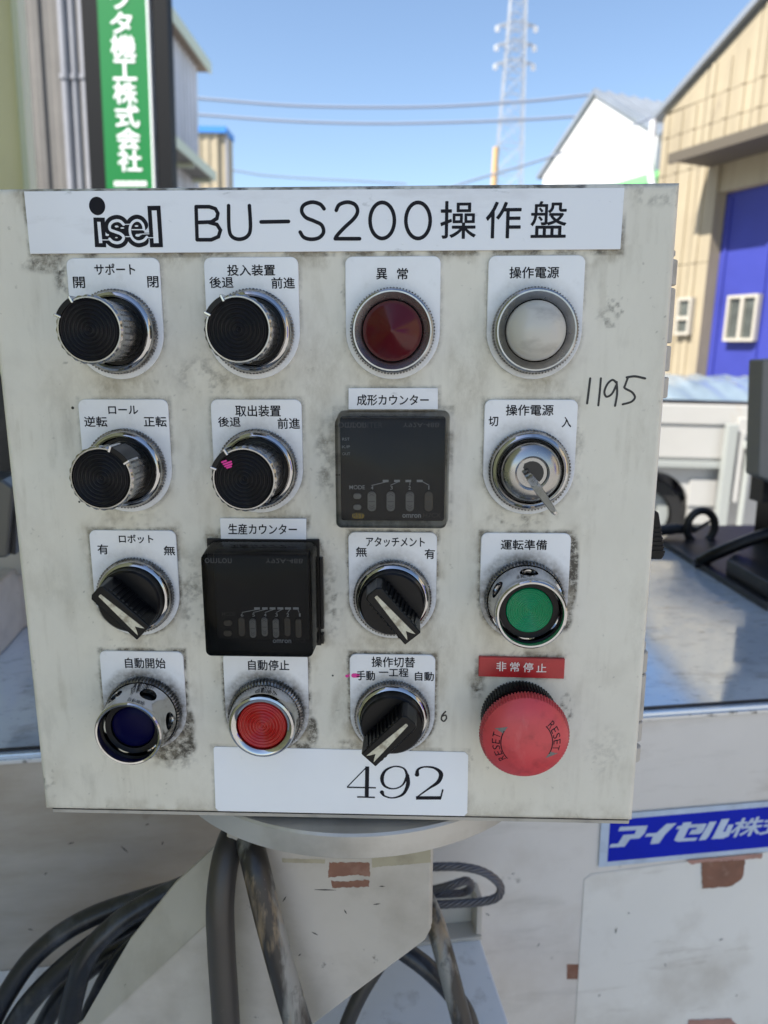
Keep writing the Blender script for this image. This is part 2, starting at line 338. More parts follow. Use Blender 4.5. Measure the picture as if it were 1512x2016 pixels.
def glyphs(body, weight=0.0, shear=0.0):
    k = (body, weight, shear)
    if k in _tc: return _tc[k]
    c = bpy.data.curves.new('t', 'FONT'); c.body = body; c.offset = weight; c.shear = shear; c.resolution_u = 3
    o = bpy.data.objects.new('t', c); COL.objects.link(o); bpy.context.view_layer.update()
    me = bpy.data.meshes.new_from_object(o.evaluated_get(bpy.context.evaluated_depsgraph_get()))
    v = np.array([q.co[:2] for q in me.vertices]); f = [tuple(p.vertices) for p in me.polygons]
    bpy.data.objects.remove(o); bpy.data.curves.remove(c); bpy.data.meshes.remove(me)
    v = (v - v.min(0)) / np.maximum(v.max(0) - v.min(0), 1e-6)
    _tc[k] = (v, f); return _tc[k]
def text(mb, body, x0, y0, x1, y1, z, weight=0.0, shear=0, flip=False, skew=0.0, fat=0):
    """text stretched to a mm box (y0 bottom, y1 top)"""
    v, f = glyphs(body, weight, shear)
    vy = 1 - v[:, 1] if flip else v[:, 1]
    sh = ((0, 0, 0),) if not fat else ((-fat, 0, 0), (fat, 0, .012), (0, -fat, .024), (0, fat, .036))
    for dx, dy, dz in sh:
        mb.add([(x0 + a * (x1 - x0) + dx, y0 + b * (y1 - y0) + skew * a + dy, z + dz * (1 if abs(x1 - x0) > 1 else .1)) for a, b in zip(v[:, 0], vy)], f)
def textpx(mb, body, px0, py0, px1, py1, w, weight=0.0, org=(0, 0), flip=False, sk=0, fat=0):
    """text placed on the panel where the photo shows it (photo pixel box)"""
    a = onw(px0, py1, w); b = onw(px1, py0, w)
    text(mb, body, a[0] - org[0], a[1] - org[1], b[0] - org[0], b[1] - org[1], w, weight, 0, flip, 0.0, fat)
def P2(pts, w, org=(0, 0)):
    return [(q[0] - org[0], q[1] - org[1]) for q in (onw(x, y, w) for x, y in pts)]

# ------------------------------------------------------------------ ground
g = MB(1.0); g.box(-400, 400, -400, 900, GROUND - .3, GROUND); tag(g.build('ground', 'concrete', sharp=0), kind='structure')

# ------------------------------------------------------------------ background buildings
def wbox(name, m, parent, x0, x1, y0, y1, z0, z1, bevel=0):
    return MB(1.0).box(x0, x1, y0, y1, z0, z1).build(name, m, parent, sharp=0, bevel=bevel)
def origin(x, y, z, rz=0): return Matrix.Translation((x, y, z)) @ Matrix.Rotation(rz, 4, 'Z')
def corrugated(name, m, parent, L, H, pitch=.12, depth=.03, x0=0, z0=0, y=0, rot=None, loc=None):
    """vertical-ribbed sheet in its own x-z plane facing -y"""
    mb = MB(1.0); xs = []; n = int(L / pitch)
    for i in range(n): xs += [(i * pitch, 0), (i * pitch + .35 * pitch, 0), (i * pitch + .5 * pitch, -depth), (i * pitch + .85 * pitch, -depth)]
    xs.append((n * pitch, 0))
    v = [(x0 + a, y + b, z0) for a, b in xs] + [(x0 + a, y + b, z0 + H) for a, b in xs]; k = len(xs)
    v += [(x0, y + .08, z0), (x0 + n * pitch, y + .08, z0), (x0, y + .08, z0 + H), (x0 + n * pitch, y + .08, z0 + H)]
    mb.add(v, [(i, i + 1, k + i + 1, k + i) for i in range(k - 1)] + [(2 * k, 2 * k + 2, 2 * k + 3, 2 * k + 1)])
    o = mb.build(name, m, parent, sharp=0, recalc=False)
    if rot is not None: o.rotation_euler = (0, 0, rot)
    if loc: o.location = loc
    return o
# near left building: its wall runs past the viewer and keeps the yard corner in shade
NL = at(60, 180, 2.3)
t = thing('green_building', 'pale green building wall with lighter corner trim at far left', 'building', origin(NL.x, 2.3, GROUND))
wbox('wall', 'palegreen', t, -7, -.02, -4.8, -.02, 0, 4.4)
wbox('corner_trim', 'paletrim', t, -.05, 0, -.05, 0, 0, 4.4)
wbox('roof', 'canopy', t, -7.2, .03, -4.9, .03, 4.403, 4.5)
# grey sided building behind it, with downpipes
a = at(40, 180, 9.2); b_ = at(128, 180, 9.2)
t = thing('grey_building', 'dull grey ribbed building wall behind the downpipes', 'building', origin(a.x - 4, 9.2, GROUND))
wbox('wall', 'greysiding', t, 0, b_.x - a.x + 4.2, .09, .5, 0, 10)
corrugated('ribbed_sheet', 'greysiding', t, b_.x - a.x + 4.2, 10, .24, .03)
for (px, r, lbl) in ((132, .055, 'pale downpipe nearest the grey ribbed wall'), (150, .038, 'thin grey pipe between two downpipes'), (172, .06, 'broad pale downpipe beside the black sign post')):
    c = at(px, 180, 9.0)
    t = thing('downpipe', lbl, 'pipe', origin(c.x, 9.0, GROUND), 'pipes left of the green sign')
    MB(1.0).tube([(0, 0, 0), (0, 0, 10)], r, 14).build('pipe', 'pipe', t)
    for z in (2.2, 4.3, 6.4, 8.5): MB(1.0).lathe([(r + .003, z), (r + .018, z + .005), (r + .018, z + .06), (r + .003, z + .065)], 14).build('clamp', 'pipe', t)
# vertical sign
S0, S1 = at(200, 180, 8.5), at(294, 180, 8.5)
t = thing('street_sign', 'tall green vertical company sign with white characters between black posts', 'sign', origin((S0.x + S1.x) / 2, 8.5, GROUND))
hw = (S1.x - S0.x) / 2; zb = at(250, 420, 8.5).z - GROUND; zt = at(250, -120, 8.5).z - GROUND
wbox('sign_board', 'signgreen', t, -hw, hw, 0, .12, zb, zt)
wbox('edge_strip', 'signwhite', t, hw + .003, hw + .022, -.01, .10, zb, zt)
wbox('sign_post', 'postblack', t, -hw - .19, -hw - .005, .02, .2, 0, zt + .2)
wbox('sign_post', 'postblack', t, hw + .05, hw + .22, .02, .2, 0, zt + .2)
def schar(ch, px, py, pw, ph):
    mb = MB(1.0)
    p0 = at(px - pw / 2, py + ph / 2, 8.5); p1 = at(px + pw / 2, py - ph / 2, 8.5); ox = (S0.x + S1.x) / 2
    text(mb, ch, p0.x - ox, p0.z - GROUND, p1.x - ox, p1.z - GROUND, 0, 0, 0, False, 0.0, .005)
    mb.v = [(x, -.006 - y * .05, z) for x, z, y in mb.v]; mb.build('character', 'signwhite', t, sharp=0)
for ch, px, py, pw, ph in (('ワ', 236, -2, 38, 38), ('タ', 239, 45, 40, 40), ('機', 243, 92, 46, 44), ('工', 246, 138, 44, 38), ('株', 247, 183, 44, 42), ('式', 251, 229, 44, 42), ('会', 253, 273, 44, 40), ('社', 256, 316, 44, 42)):
    schar(ch, px, py, pw, ph)
for k in range(5): schar('田', 231 + 13 * k, 362, 10, 9)
# long pale sided building along the street
c0 = at(388, 200, 15.5); XW = c0.x
t = thing('siding_building', 'long pale ribbed building with brown eaves behind the green sign', 'building', origin(XW, 15.5, GROUND))
eh = at(398, 122, 15.2).z - GROUND
wbox('wall', 'whitesiding', t, -6, -.1, -6, 0, 0, eh)
corrugated('ribbed_sheet', 'whitesiding', t, 6.0, eh, .22, .035, rot=rad(90), loc=(0, -6, 0))
wbox('eave', 'eave', t, -6.2, .20, -6.2, .25, eh + .003, eh + .14)
wbox('fascia', 'paletrim', t, .203, .235, -6.2, .25, eh - .03, eh + .17)
za = at(370, 278, 12.3).z - GROUND
wbox('canopy', 'canopy', t, .005, .42, -3.2, -.4, za, za + .13)
wbox('canopy_fascia', 'paletrim', t, .423, .45, -3.2, -.4, za - .02, za + .15)
for yy in (-3.0, -1.8, -.6): wbox('canopy_bracket', 'paletrim', t, .005, .40, yy, yy + .05, za - .08, za - .003)
wbox('window_band', 'glass', t, .004, .03, -4.5, -2.8, 4.2, 5.4)
# small beige house with a blue roof edge
p0, p1 = at(385, 262, 27), at(443, 262, 27)
t = thing('beige_house', 'small beige building with bright blue roof edge in the distance', 'building', origin(p0.x, 27, GROUND))
hh = p0.z - GROUND; ww = p1.x - p0.x
wbox('wall', 'cream2', t, -1, ww, .05, 1.1, 0, hh)
corrugated('ribbed_sheet', 'cream2', t, ww + 1.0, hh, .3, .03, x0=-1)
wbox('roof', 'blueroof', t, -1, ww + .06, -.12, 1.1, hh + .003, hh + .2)
wbox('downpipe', 'pipe', t, ww + .01, ww + .09, -.02, .06, 0, hh)
# gabled buildings on the right, facades turned towards the street
FR = rad(-65.7)
class Facade:
    def __init__(s, px, Y):
        s.p = at(px, 690, Y); s.M = origin(s.p.x, s.p.y, GROUND, FR); s.X = Vector((math.cos(FR), math.sin(FR), 0)); s.N = Vector((math.sin(FR), -math.cos(FR), 0))
    def q(s, px, py, out=0.0):
        c = PM @ CAMP; d = PM @ ray(px, py); o = s.p + s.N * out; k = (o - c).dot(s.N) / d.dot(s.N); q = c + d * k
        return ((q - s.p).dot(s.X), q.z - GROUND)
WB = Facade(1172, 24)
t = thing('white_building', 'white gabled building with ribbed grey roof beyond the cream one', 'building', WB.M)
xl, zl = WB.q(1070, 345); xr, zr = WB.q(1295, 262); xm, zm = WB.q(1174, 188)
zl = zr = (zl + zr) / 2
MB(1.0).prism([(xl, 0), (xr, 0), (xr, zr), (xm, zm), (xl, zl)], 0, 12, 'y').build('wall', 'whitewall', t, sharp=0)
for (x0, z0, x1, z1) in ((xl, zl, xm, zm), (xr, zr, xm, zm)):
    dx, dz = x1 - x0, z1 - z0; l = math.hypot(dx, dz); ex, ez = dx / l, dz / l; nx, nz = (-ez, ex) if ex > 0 else (ez, -ex)
    mb = MB(1.0); a0 = -.25
    p = [(x0 + ex * a0 + nx * .03, z0 + ez * a0 + nz * .03), (x1 + nx * .03 , z1 + nz * .03), (x1 + nx * .03, z1 + .14), (x0 + ex * a0 + nx * .12, z0 + ez * a0 + nz * .12)]
    mb.prism(p, -.12, 12.3, 'y').build('roof', 'roofmetal', t, sharp=0)
    mb = MB(1.0)
    for k in range(26):
        y = -.10 + k * .48; q0 = Vector((p[3][0], p[3][1])); q1 = Vector((p[2][0], p[2][1])); u = (q1 - q0).normalized(); n2 = Vector((nx, nz))
        w = [q0 + n2 * .004, q1 + n2 * .004, q1 + n2 * .06, q0 + n2 * .06]
        mb.prism([(e.x, e.y) for e in w], y, y + .07, 'y')
    mb.build('roof_rib', 'roofmetal', t, sharp=0)
g0 = WB.q(1195, 362, .4); g1 = WB.q(1284, 338, .4)
MB(1.0).prism([(g0[1] - .25, 0), (g1[1] + .0, 0), (g1[1] + .0, 0)][:0] or [(-.45, g1[1] - .3), (-.003, g1[1] - .3), (-.003, g1[1] + .12)], g0[0] - 2, g1[0], 'x').build('awning', 'greenawn', t, sharp=0)
for z in (zr - 1.1, zr - 2.4): MB(1.0).box(xl, xr, -.02, -.003, z, z + .09).build('wall_joint', 'steelwork', t, sharp=0)
dp = WB.q(1300, 300)
MB(1.0).tube([(xr + .08, -.1, zr - .1), (xr + .08, -.1, zr - 1.0), (xr - .5, -.1, zr - 1.9), (xr - .5, -.1, 0)], .06, 10).build('downpipe', 'whitewall', t)
CB = Facade(1450, 7.7)
t = thing('cream_building', 'cream gabled workshop with blue shutter and dark canopy at right', 'building', CB.M)
xl, zl = CB.q(1308, 226); x2, z2 = CB.q(1512, -4); sl_ = (z2 - zl) / (x2 - xl); xm = xl + 4.5; zm = zl + sl_ * 4.5; xr = xl + 9
bd0 = CB.q(1388, 560)[0]; bdz = CB.q(1450, 368)[1]; bd1 = bd0 + 5.0
wall = [(xl, 0), (bd0, 0), (bd0, bdz), (bd1, bdz), (bd1, 0), (xr, 0), (xr, zl), (xm, zm), (xl, zl)]
MB(1.0).prism(wall, .05, .7, 'y').build('wall', 'cream2', t, sharp=0)
wbox('side_wall', 'cream2', t, xl, xl + .2, .703, 12, 0, zl)
wbox('back_wall', 'cream2', t, xl + .203, xr, 11.7, 12, 0, zl)
zj0, zj1, zj2 = CB.q(1400, 190)[1], CB.q(1400, 243)[1], CB.q(1352, 335)[1]
def zrake(x): return zl + sl_ * (x - xl) if x < xm else zm - sl_ * (x - xm)
# siding sheets between the horizontal joints: each a sheet of its own with lapped edges
lev = [(0.0, CB.q(1352, 520)[1] - .006), (CB.q(1352, 520)[1], zj2 - .006), (zj2, zj1 - .006), (zj1, zj0 - .006), (zj0, 99)]
wx = .62; k = 0
for li, (za_, zb_) in enumerate(lev):
    x = xl
    while x < xl + 5.2:
        xe = min(x + wx - .006, bd0 if (za_ < bdz - .1 and x < bd0) else 99)
        if not (za_ < bdz - .1 and x >= bd0 - .02) and xe - x > .05:
            zt0, zt1 = min(zb_, zrake(x) - .02), min(zb_, zrake(xe) - .02)
            if zt0 > za_ + .03 or zt1 > za_ + .03:
                off = .012 * ((k * 7) % 3)
                ms_ = MB(1.0).prism([(x, za_), (xe, za_), (xe, max(zt1, za_ + .01)), (x, max(zt0, za_ + .01))], off * .4, .047, 'y')
                for kr in range(3):
                    xr_ = x + .05 + .2 * kr; f_ = (xr_ - x) / (xe - x)
                    if xr_ + .06 < xe and min(zt0, zt1) > za_ + .1: ms_.prism([(xr_, za_ + .004), (xr_ + .06, za_ + .004), (xr_ + .06, min(zt0, zt1) - .004), (xr_, min(zt0, zt1) - .004)], off * .4 - .018, off * .4 + .004, 'y')
                ms_.build('siding_sheet', 'cream2', t, sharp=0)
        x += wx; k += 1
for sgn, (x0, z0, x1, z1) in ((1, (xl, zl, xm, zm)), (-1, (xr, zl, xm, zm))):
    MB(1.0).prism([(x0 - sgn * .12, z0 - sl_ * .12 + .02), (x1, z1 + .02), (x1, z1 + .10), (x0 - sgn * .12, z0 - sl_ * .12 + .09)], -.07, 12.2, 'y').build('roof', 'roofmetal', t, sharp=0)
MB(1.0).tube([(xl - .08, -.08, zl - .05), (xl - .08, -.08, zl - .5), (xl + .02, -.08, zl - .8), (xl + .02, -.08, 0.2)], .04, 10).build('downpipe', 'whitesiding', t)
cxw = CB.q(1397, 330)[0]; lo_, hi_ = .1, 2.0
for _k in range(30):
    mid_ = (lo_ + hi_) / 2
    if CB.q(1320, 322, mid_)[0] > cxw: hi_ = mid_
    else: lo_ = mid_
cout = (lo_ + hi_) / 2; cz = CB.q(1320, 322, cout)[1]
MB(1.0).prism([(-cout, cz + .02), (-.003, cz + .02), (-.003, cz + .12), (-cout, cz + .07)], cxw, xl + 8.2, 'x').build('canopy', 'brown', t, sharp=0)
wbox('canopy_fascia', 'brown', t, cxw, xl + 8.2, -cout - .04, -cout - .003, cz - .01, cz + .09)
sh = wbox('shutter', 'bluedoor', t, bd0 + .004, bd1 - .004, .16, .24, 0, bdz - .004)
for k in range(9): wbox('shutter_rib', 'bluedoor', sh, bd0 + .06 + k * .55, bd0 + .10 + k * .55, .14, .158, .02, bdz - .06)
def window(parent, x0, x1, z0, z1, y, mull):
    f = MB(1.0); e = .032
    f.box(x0, x1, y - .06, y, z0, z0 + e).box(x0, x1, y - .06, y, z1 - e, z1).box(x0, x0 + e, y - .06, y, z0 + e, z1 - e).box(x1 - e, x1, y - .06, y, z0 + e, z1 - e)
    if mull == 'v': f.box((x0 + x1) / 2 - .02, (x0 + x1) / 2 + .02, y - .06, y, z0 + e, z1 - e)
    else: f.box(x0 + e, x1 - e, y - .06, y, z0 + (z1 - z0) * .4, z0 + (z1 - z0) * .4 + .04)
    w = f.build('window', 'winframe', parent, sharp=0)
    MB(1.0).box(x0 + e - .004, x1 - e + .004, y - .03, y - .02, z0 + e - .004, z1 - e + .004).build('pane', 'glass', w, sharp=0)
w0, w1 = CB.q(1425, 672, -.10), CB.q(1497, 578, -.10); window(t, w0[0], w1[0], w0[1], w1[1], .136, 'v')
w0, w1 = CB.q(1335, 660), CB.q(1371, 585); window(t, w0[0], w1[0], w0[1], w1[1], -.008, 'h')

RB = at(1450, 690, 7.7) + Vector((math.cos(FR), math.sin(FR), 0)) * 9.5  # unseen building added at right to bounce sunlight onto panel and chrome
t = thing('bounce_building', 'unseen cream ribbed building added at right to bounce light onto the panel', 'building', origin(RB.x, RB.y, GROUND, FR))
wbox('wall', 'cream2', t, 0, 14, .06, 8, 0, 6)
corrugated('ribbed_sheet', 'cream2', t, 14, 6, .3, .03)
wbox('roof', 'roofmetal', t, -.2, 14.2, -.2, 8.2, 6.003, 6.2)
wbox('shutter', 'bluedoor', t, 4, 8, -.05, -.035, 0, 3.6)
wbox('door_frame', 'winframe', t, 3.9, 8.1, -.05, -.033, 3.603, 3.75)

# ------------------------------------------------------------------ pylon, pole, wires
PY = 120.0; pb = at(1000, 355, PY); pt = at(1016, 0, PY); pcx = pb.x
t = thing('transmission_tower', 'tall pale steel lattice pylon against the blue sky', 'pylon', origin(pcx, PY, GROUND))
Ht = 64.0; ht = lambda z: 2.9 - 2.05 * min(z, 58) / 58
cor = [(-1, -1), (1, -1), (1, 1), (-1, 1)]
for sx, sy in cor: MB(1.0).tube([(sx * ht(0), sy * ht(0), 0), (sx * ht(58), sy * ht(58), 58), (sx * .25, sy * .25, Ht)], .085, 6).build('leg', 'steelwork', t)
mb = MB(1.0); z = 20.0
while z < 57:
    dz = 2.0 * ht(z) * .95; z2_ = min(z + dz, 58)
    for i in range(4):
        A, B = cor[i], cor[(i + 1) % 4]
        mb.tube([(A[0] * ht(z), A[1] * ht(z), z), (B[0] * ht(z2_), B[1] * ht(z2_), z2_)], .04, 4, False)
        mb.tube([(B[0] * ht(z), B[1] * ht(z), z), (A[0] * ht(z2_), A[1] * ht(z2_), z2_)], .04, 4, False)
        mb.tube([(A[0] * ht(z), A[1] * ht(z), z), (B[0] * ht(z), B[1] * ht(z), z)], .06, 4, False)
    z = z2_
o = mb.build('lattice', 'steelwork', t); o['kind'] = 'stuff'
for py in (50, 88, 125):
    z = at(1012, py, PY).z - GROUND
    mb = MB(1.0)
    for s in (-1, 1):
        for yy in (-.5, .5): mb.tube([(0, yy, z + .5), (s * 2.7, 0, z)], .08, 5); mb.tube([(0, yy, z - .5), (s * 2.7, 0, z)], .06, 5)
    arm = mb.build('cross_arm', 'steelwork', t)
    for s in (-1, 1):
        mi = MB(1.0); pr = []
        for q in range(4): pr += [(.08, z - .1 - q * .2), (.36, z - .17 - q * .2), (.08, z - .24 - q * .2)]
        mi.lathe(pr, 10, c=(s * 2.75, 0, 0)).build('insulator', 'insul', arm)
p = at(973, 355, 32); pz = at(973, 290, 32).z
t = tag(MB(1.0).lathe([(0, 0), (.16, 0), (.12, pz - GROUND), (0, pz - GROUND + .03)], 14).build('utility_pole', 'orange', None, None), 'short orange brown pole at the foot of the pylon', 'pole'); t.location = (p.x, 32, GROUND)
def wire(pxs, Y, r, lbl):
    pts = [at(x, y, Y) for x, y in pxs]; o = pts[0].copy()
    mb = MB(1.0); mb.tube([q - o for q in spline(pts, 10)], r, 6)
    w = mb.build('overhead_wire', 'wire'); w.location = o; tag(w, lbl, 'wire', 'wires across the sky')
wire([(300, 188), (395, 194), (560, 207), (720, 211), (880, 209), (1040, 199), (1120, 191), (1178, 184)], 44, .075, 'upper sagging wire between the left building and the white gable')
wire([(300, 220), (395, 226), (560, 238), (720, 243), (880, 241), (1040, 235), (1150, 228)], 44, .075, 'second sagging wire, just below the upper one')
wire([(440, 333), (470, 337), (520, 345), (600, 351), (700, 356), (800, 362)], 30, .03, 'faint wire low above the panel, right of the beige house')
wire([(1335, 205), (1240, 250), (1110, 300), (1000, 335), (930, 355), (880, 372)], 13, .018, 'slanting wire running from the white gable down past the pylon foot')

# ------------------------------------------------------------------ small truck behind the machine
TY = 4.7; tp = at(1300, 760, TY); tz = lambda py: at(1380, py, TY).z - GROUND; tx = lambda px: at(px, 850, TY).x - tp.x
t = thing('light_truck', 'small white flatbed truck with pale blue bed cover behind the machine', 'truck', origin(tp.x, TY, GROUND, rad(2)))
L0, L1 = tx(1180), tx(1720)
wbox('bed_floor', 'truckwhite', t, L0, L1, .03, 1.4, tz(918), tz(905))
gate = MB(1.0).box(L0, L1, 0, .05, tz(838), tz(796)).box(L0, L1, .012, .045, tz(905), tz(838) - .002).build('side_gate', 'truckwhite', t, sharp=0, bevel=.012)
MB(1.0).box(L0, L1, 1.4, 1.45, tz(905), tz(796)).build('side_gate', 'truckwhite', t, sharp=0, bevel=.012)
MB(1.0).box(L0, L1, -.012, .02, tz(922), tz(909)).build('rub_rail', 'trucksteel', t, sharp=0, bevel=.004)
mb = MB(1.0); v = []; f = []
for i in range(25):
    for j in range(9):
        v.append((L0 + (L1 - L0) * i / 24, .0 + 1.45 * j / 8, tz(794) + .02 + .14 * math.sin(math.pi * j / 8) + .02 * math.sin(i * 1.9 + j) * (0 < j < 8)))
f = [(i * 9 + j, (i + 1) * 9 + j, (i + 1) * 9 + j + 1, i * 9 + j + 1) for i in range(24) for j in range(8)]
mb.add(v, f).add([(x, y, tz(794) + .015) for x, y in ((L0, 0), (L1, 0), (L1, 1.45), (L0, 1.45))], [(0, 1, 2, 3)]).build('bed_cover', 'trucktop', t, sharp=60)
sk = MB(1.0)
arc = [(tx(1300) + .27 * math.cos(a_), tz(1010) + .27 * math.sin(a_)) for a_ in [rad(180 - 10 * k) for k in range(19)]]
sk.prism([(L0, .22), (arc[0][0], .22)] + arc + [(arc[-1][0], .22), (L1, .22), (L1, tz(922)), (L0, tz(922))], .05, .09, 'y').build('skirt', 'truckwhite', t, sharp=0)
sk = MB(1.0).box(tx(1375), tx(1432), .035, .048, tz(1000), tz(945)).build('skirt_panel', 'truckwhite', t, sharp=0, bevel=.006)
for yy in (.10, 1.30):
    for xx in (tx(1300), L1 - .9):
        w = MB(1.0).lathe([(.17, 0), (.25, .0), (.262, .03), (.262, .14), (.25, .17), (.17, .17)], 32).build('tyre', 'tyre', t); w.rotation_euler = (rad(90), 0, 0); w.location = (xx, yy + .17, .262)
        r_ = MB(1.0).lathe([(0, .10), (.08, .10), (.1, .13), (.168, .13), (.168, .02), (0, .02)], 24).build('rim', 'trucksteel', w)
px_ = tx(1432)
wbox('gate_post', 'trucksteel', t, px_ - .03, px_ + .04, -.09, -.03, tz(1050), tz(832), .006)
wbox('latch_bar', 'truckwhite', t, px_ + .06, px_ + .10, -.07, -.03, tz(985), tz(846), .006)
MB(1.0).tube([(px_ + .14, -.06, tz(1040)), (px_ + .14, -.06, tz(872))], .022, 12).build('hinge_pin', 'trucksteel', t)
MB(1.0).lathe([(0, -.03), (.05, -.03), (.055, 0), (.05, .02), (0, .02)], 20, c=(px_ + .14, -.06, tz(870))).build('hinge_cap', 'trucksteel', t)
wbox('hinge_plate', 'truckwhite', t, px_ + .06, px_ + .25, -.03, -.003, tz(868), tz(820), .008)
cb = MB(1.0).prism([(L0 - 1.25, .3), (L0 - .05, .3), (L0 - .05, 1.72), (L0 - .95, 1.72), (L0 - 1.25, 1.05)], 0.02, 1.42, 'y').build('cab', 'truckwhite', t, sharp=0, bevel=.03)
wbox('cab_window', 'glass', t, L0 - .88, L0 - .2, .008, .018, 1.12, 1.62)

# ------------------------------------------------------------------ machine (front wall, steel table, base)
mc = thing('machine', 'beige forming machine with steel table top behind the control panel', 'machine', MACH_M)
BT, BS = -231.0, -430.0
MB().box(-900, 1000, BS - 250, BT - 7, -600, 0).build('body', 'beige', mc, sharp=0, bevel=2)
# right-hand cover sheet, proud of the body beyond the seam
s0 = mach(1145, 1722, 1.5)
MB().prism([(203, -640), (900, -640), (900, s0[1] + 16), (330, s0[1] + 4), (210, s0[1] - 1), (203, s0[1] - 6)], 0.02, .9).build('cover_sheet', 'beigelight', mc, sharp=0, bevel=.7)
tb = MB().box(-900, 1000, BT - 6.9, BT, -625, 2).build('table_top', 'table', mc, sharp=0, bevel=.8)
MB().box(-900, 1000, BT - 7.5, BT - 4.0, 2.01, 3.6).build('table_edge', 'tableedge', mc, sharp=0, bevel=.5)
MB().box(-900, 1000, BT + .0, BT + 1.4, -7, -3.2).build('table_groove', 'darksteel', mc, sharp=0)
# white base shelf in front of the wall foot, with the channel bracket
MB().box(-900, 100.5, BS - 60, BS, .01, 420).build('base_shelf', 'whitemetal', mc, sharp=0, bevel=2)
ca, cb_ = mach(870, 1822, 12), mach(938, 1822, 12); top = mach(930, 1745, 4)[1]
ch = MB(); x0, x1 = ca[0] - 25, 101.5
ch.box(x0, x1, BS + .01, BS + 4, .5, 22).box(x1 - 5, x1, BS + 4, BS + 42, .5, 20).box(x0, x1 - 5, BS + 4, BS + 42, .5, 3.5)
ch.build('channel_bracket', 'armpaint', mc, sharp=0, bevel=1)
# the blue company sticker
st = [mach(x, y, .6) for x, y in ((1177, 1703),)][0]
sx0 = st[0]; sy0 = -383.0; sy1 = -329.5; sx1 = sx0 + 430
sk = MB().box(sx0, sx1, sy0, sy1, 1.62, 2.0).build('sticker', 'silver', mc, sharp=0, bevel=.15); lab(sk, 'silver bordered blue company sticker on the machine front')
b0 = mach(1196, 1690, 2)[0]
MB().box(b0, sx1 - 8, sy0 + 5.0, sy1 - 5.6, 2.003, 2.12).build('blue_field', 'bluestick', sk, sharp=0)
mb = MB()
def mpoly(pts, z=2.2, w=2.0):   # points in px of the zoomed sticker view
    return [mach(1160 + x * 352 / 1512, 1560 + y * 260 / 1117, z) for x, y in pts]
def poly(mb, pts, z): mb.add([(x, y, z) for x, y in pts], [tuple(range(len(pts)))])
ST = [
 [(262, 292), (496, 280), (470, 345), (425, 388), (345, 395), (300, 458), (165, 468), (185, 438), (245, 433), (290, 360), (385, 353), (398, 318), (245, 328)],
 [(655, 266), (740, 260), (640, 358), (590, 432), (515, 438), (540, 372), (470, 376), (490, 348), (570, 343)],
 [(795, 256), (868, 250), (858, 272), (995, 264), (960, 335), (930, 352), (842, 356), (868, 318), (905, 312), (912, 296), (842, 302), (800, 388), (915, 382), (900, 408), (750, 418), (718, 405), (765, 308), (735, 312), (748, 286), (782, 282)],
 [(1020, 250), (1078, 245), (1010, 372), (985, 400), (925, 407)],
 [(1120, 228), (1188, 222), (1130, 335), (1155, 330), (1175, 275), (1222, 270), (1180, 370), (1130, 390), (1032, 396), (1060, 350)],
]
for p in ST: mb = MB(); poly(mb, mpoly(p), 2.2); mb.build('character', 'silver', sk, sharp=0)
# 株 and following characters, slanted heavy kanji
for chs, xa, ya, xb, yb in (('株', 1195, 380, 1478, 205), ('式', 1440, 362, 1720, 190), ('会', 1730, 350, 1960, 175), ('社', 1980, 335, 2210, 160)):
    q0, q1 = mpoly([(xa, ya), (xb, yb)]); vv, ff = glyphs(chs, 0, .25); mb = MB()
    for dx, dy, dz in ((-.55, 0, 0), (.55, 0, .01), (0, -.5, .02), (0, .5, .03)): mb.add([(q0[0] + a_ * (q1[0] - q0[0]) + dx, q0[1] + b2 * (q1[1] - q0[1]) + dy, 2.2 + dz) for a_, b2 in vv], ff)
    mb.build('character', 'silver', sk, sharp=0)
# bare patches where old labels have been torn off
def patch(name, m, pxs, z, jit=1.0, parent=mc):
    P = [mach(x, y, z) for x, y in pxs]; out = []
    for i in range(len(P)):
        a_, b2 = P[i], P[(i + 1) % len(P)]; n = max(2, int(math.dist(a_, b2) / 2.2))
        for k in range(n): out.append((a_[0] + (b2[0] - a_[0]) * k / n + random.uniform(-jit, jit) * .6, a_[1] + (b2[1] - a_[1]) * k / n + random.uniform(-jit, jit) * .6))
    return MB().prism(out, z - .05, z).build(name, m, parent, sharp=0)
lab(patch('paint_patch', 'rust', [(1381, 1697), (1468, 1692), (1462, 1730), (1440, 1745), (1383, 1750)], 1.72, .9), 'brown bare patch below the blue sticker')
lab(patch('paint_patch', 'pinkprimer', [(1352, 1694), (1502, 1680), (1500, 1690), (1390, 1697), (1362, 1702)], 1.78, .7), 'narrow pink primer strip along the lower edge of the sticker')
lab(patch('paint_patch', 'rust', [(1116, 1898), (1146, 1898), (1146, 1928), (1116, 1928)], .08, .4), 'small square reddish patch on the lower front')
lab(patch('paint_patch', 'pinkprimer', [(1357, 2008), (1440, 2006), (1470, 2040), (1350, 2040)], 1.72, .8), 'pale primer patch at the bottom edge')
mb = MB()
for (x, y, l, an) in ((1213, 1832, 6, 80), (245, 1672, 8, -50), (290, 1623, 3, 20), (1238, 1798, 2, 0), (960, 1800, 5, -35), (420, 1700, 4, 30), (140, 1660, 5, 12), (320, 1660, 3, 70), (90, 1720, 3, 40), (1060, 1860, 4, 60), (1310, 1900, 3, -70), (1420, 1850, 4, 20), (1180, 1960, 3, 45), (1010, 1720, 3, 20), (1450, 1960, 2, 80), (60, 1830, 4, -20), (1360, 1600, 3, 10)):
    zz = 1.75 if x > 1160 else .1
    c = mach(x, y, zz); dx, dy = l / 2 * math.cos(rad(an)), l / 2 * math.sin(rad(an)); ribbon(mb, [(c[0] - dx, c[1] - dy), c, (c[0] + dx, c[1] + dy)], [.3, 1.1, .3], zz)
mb.build('scratch_mark', 'darksteel', mc, sharp=0)
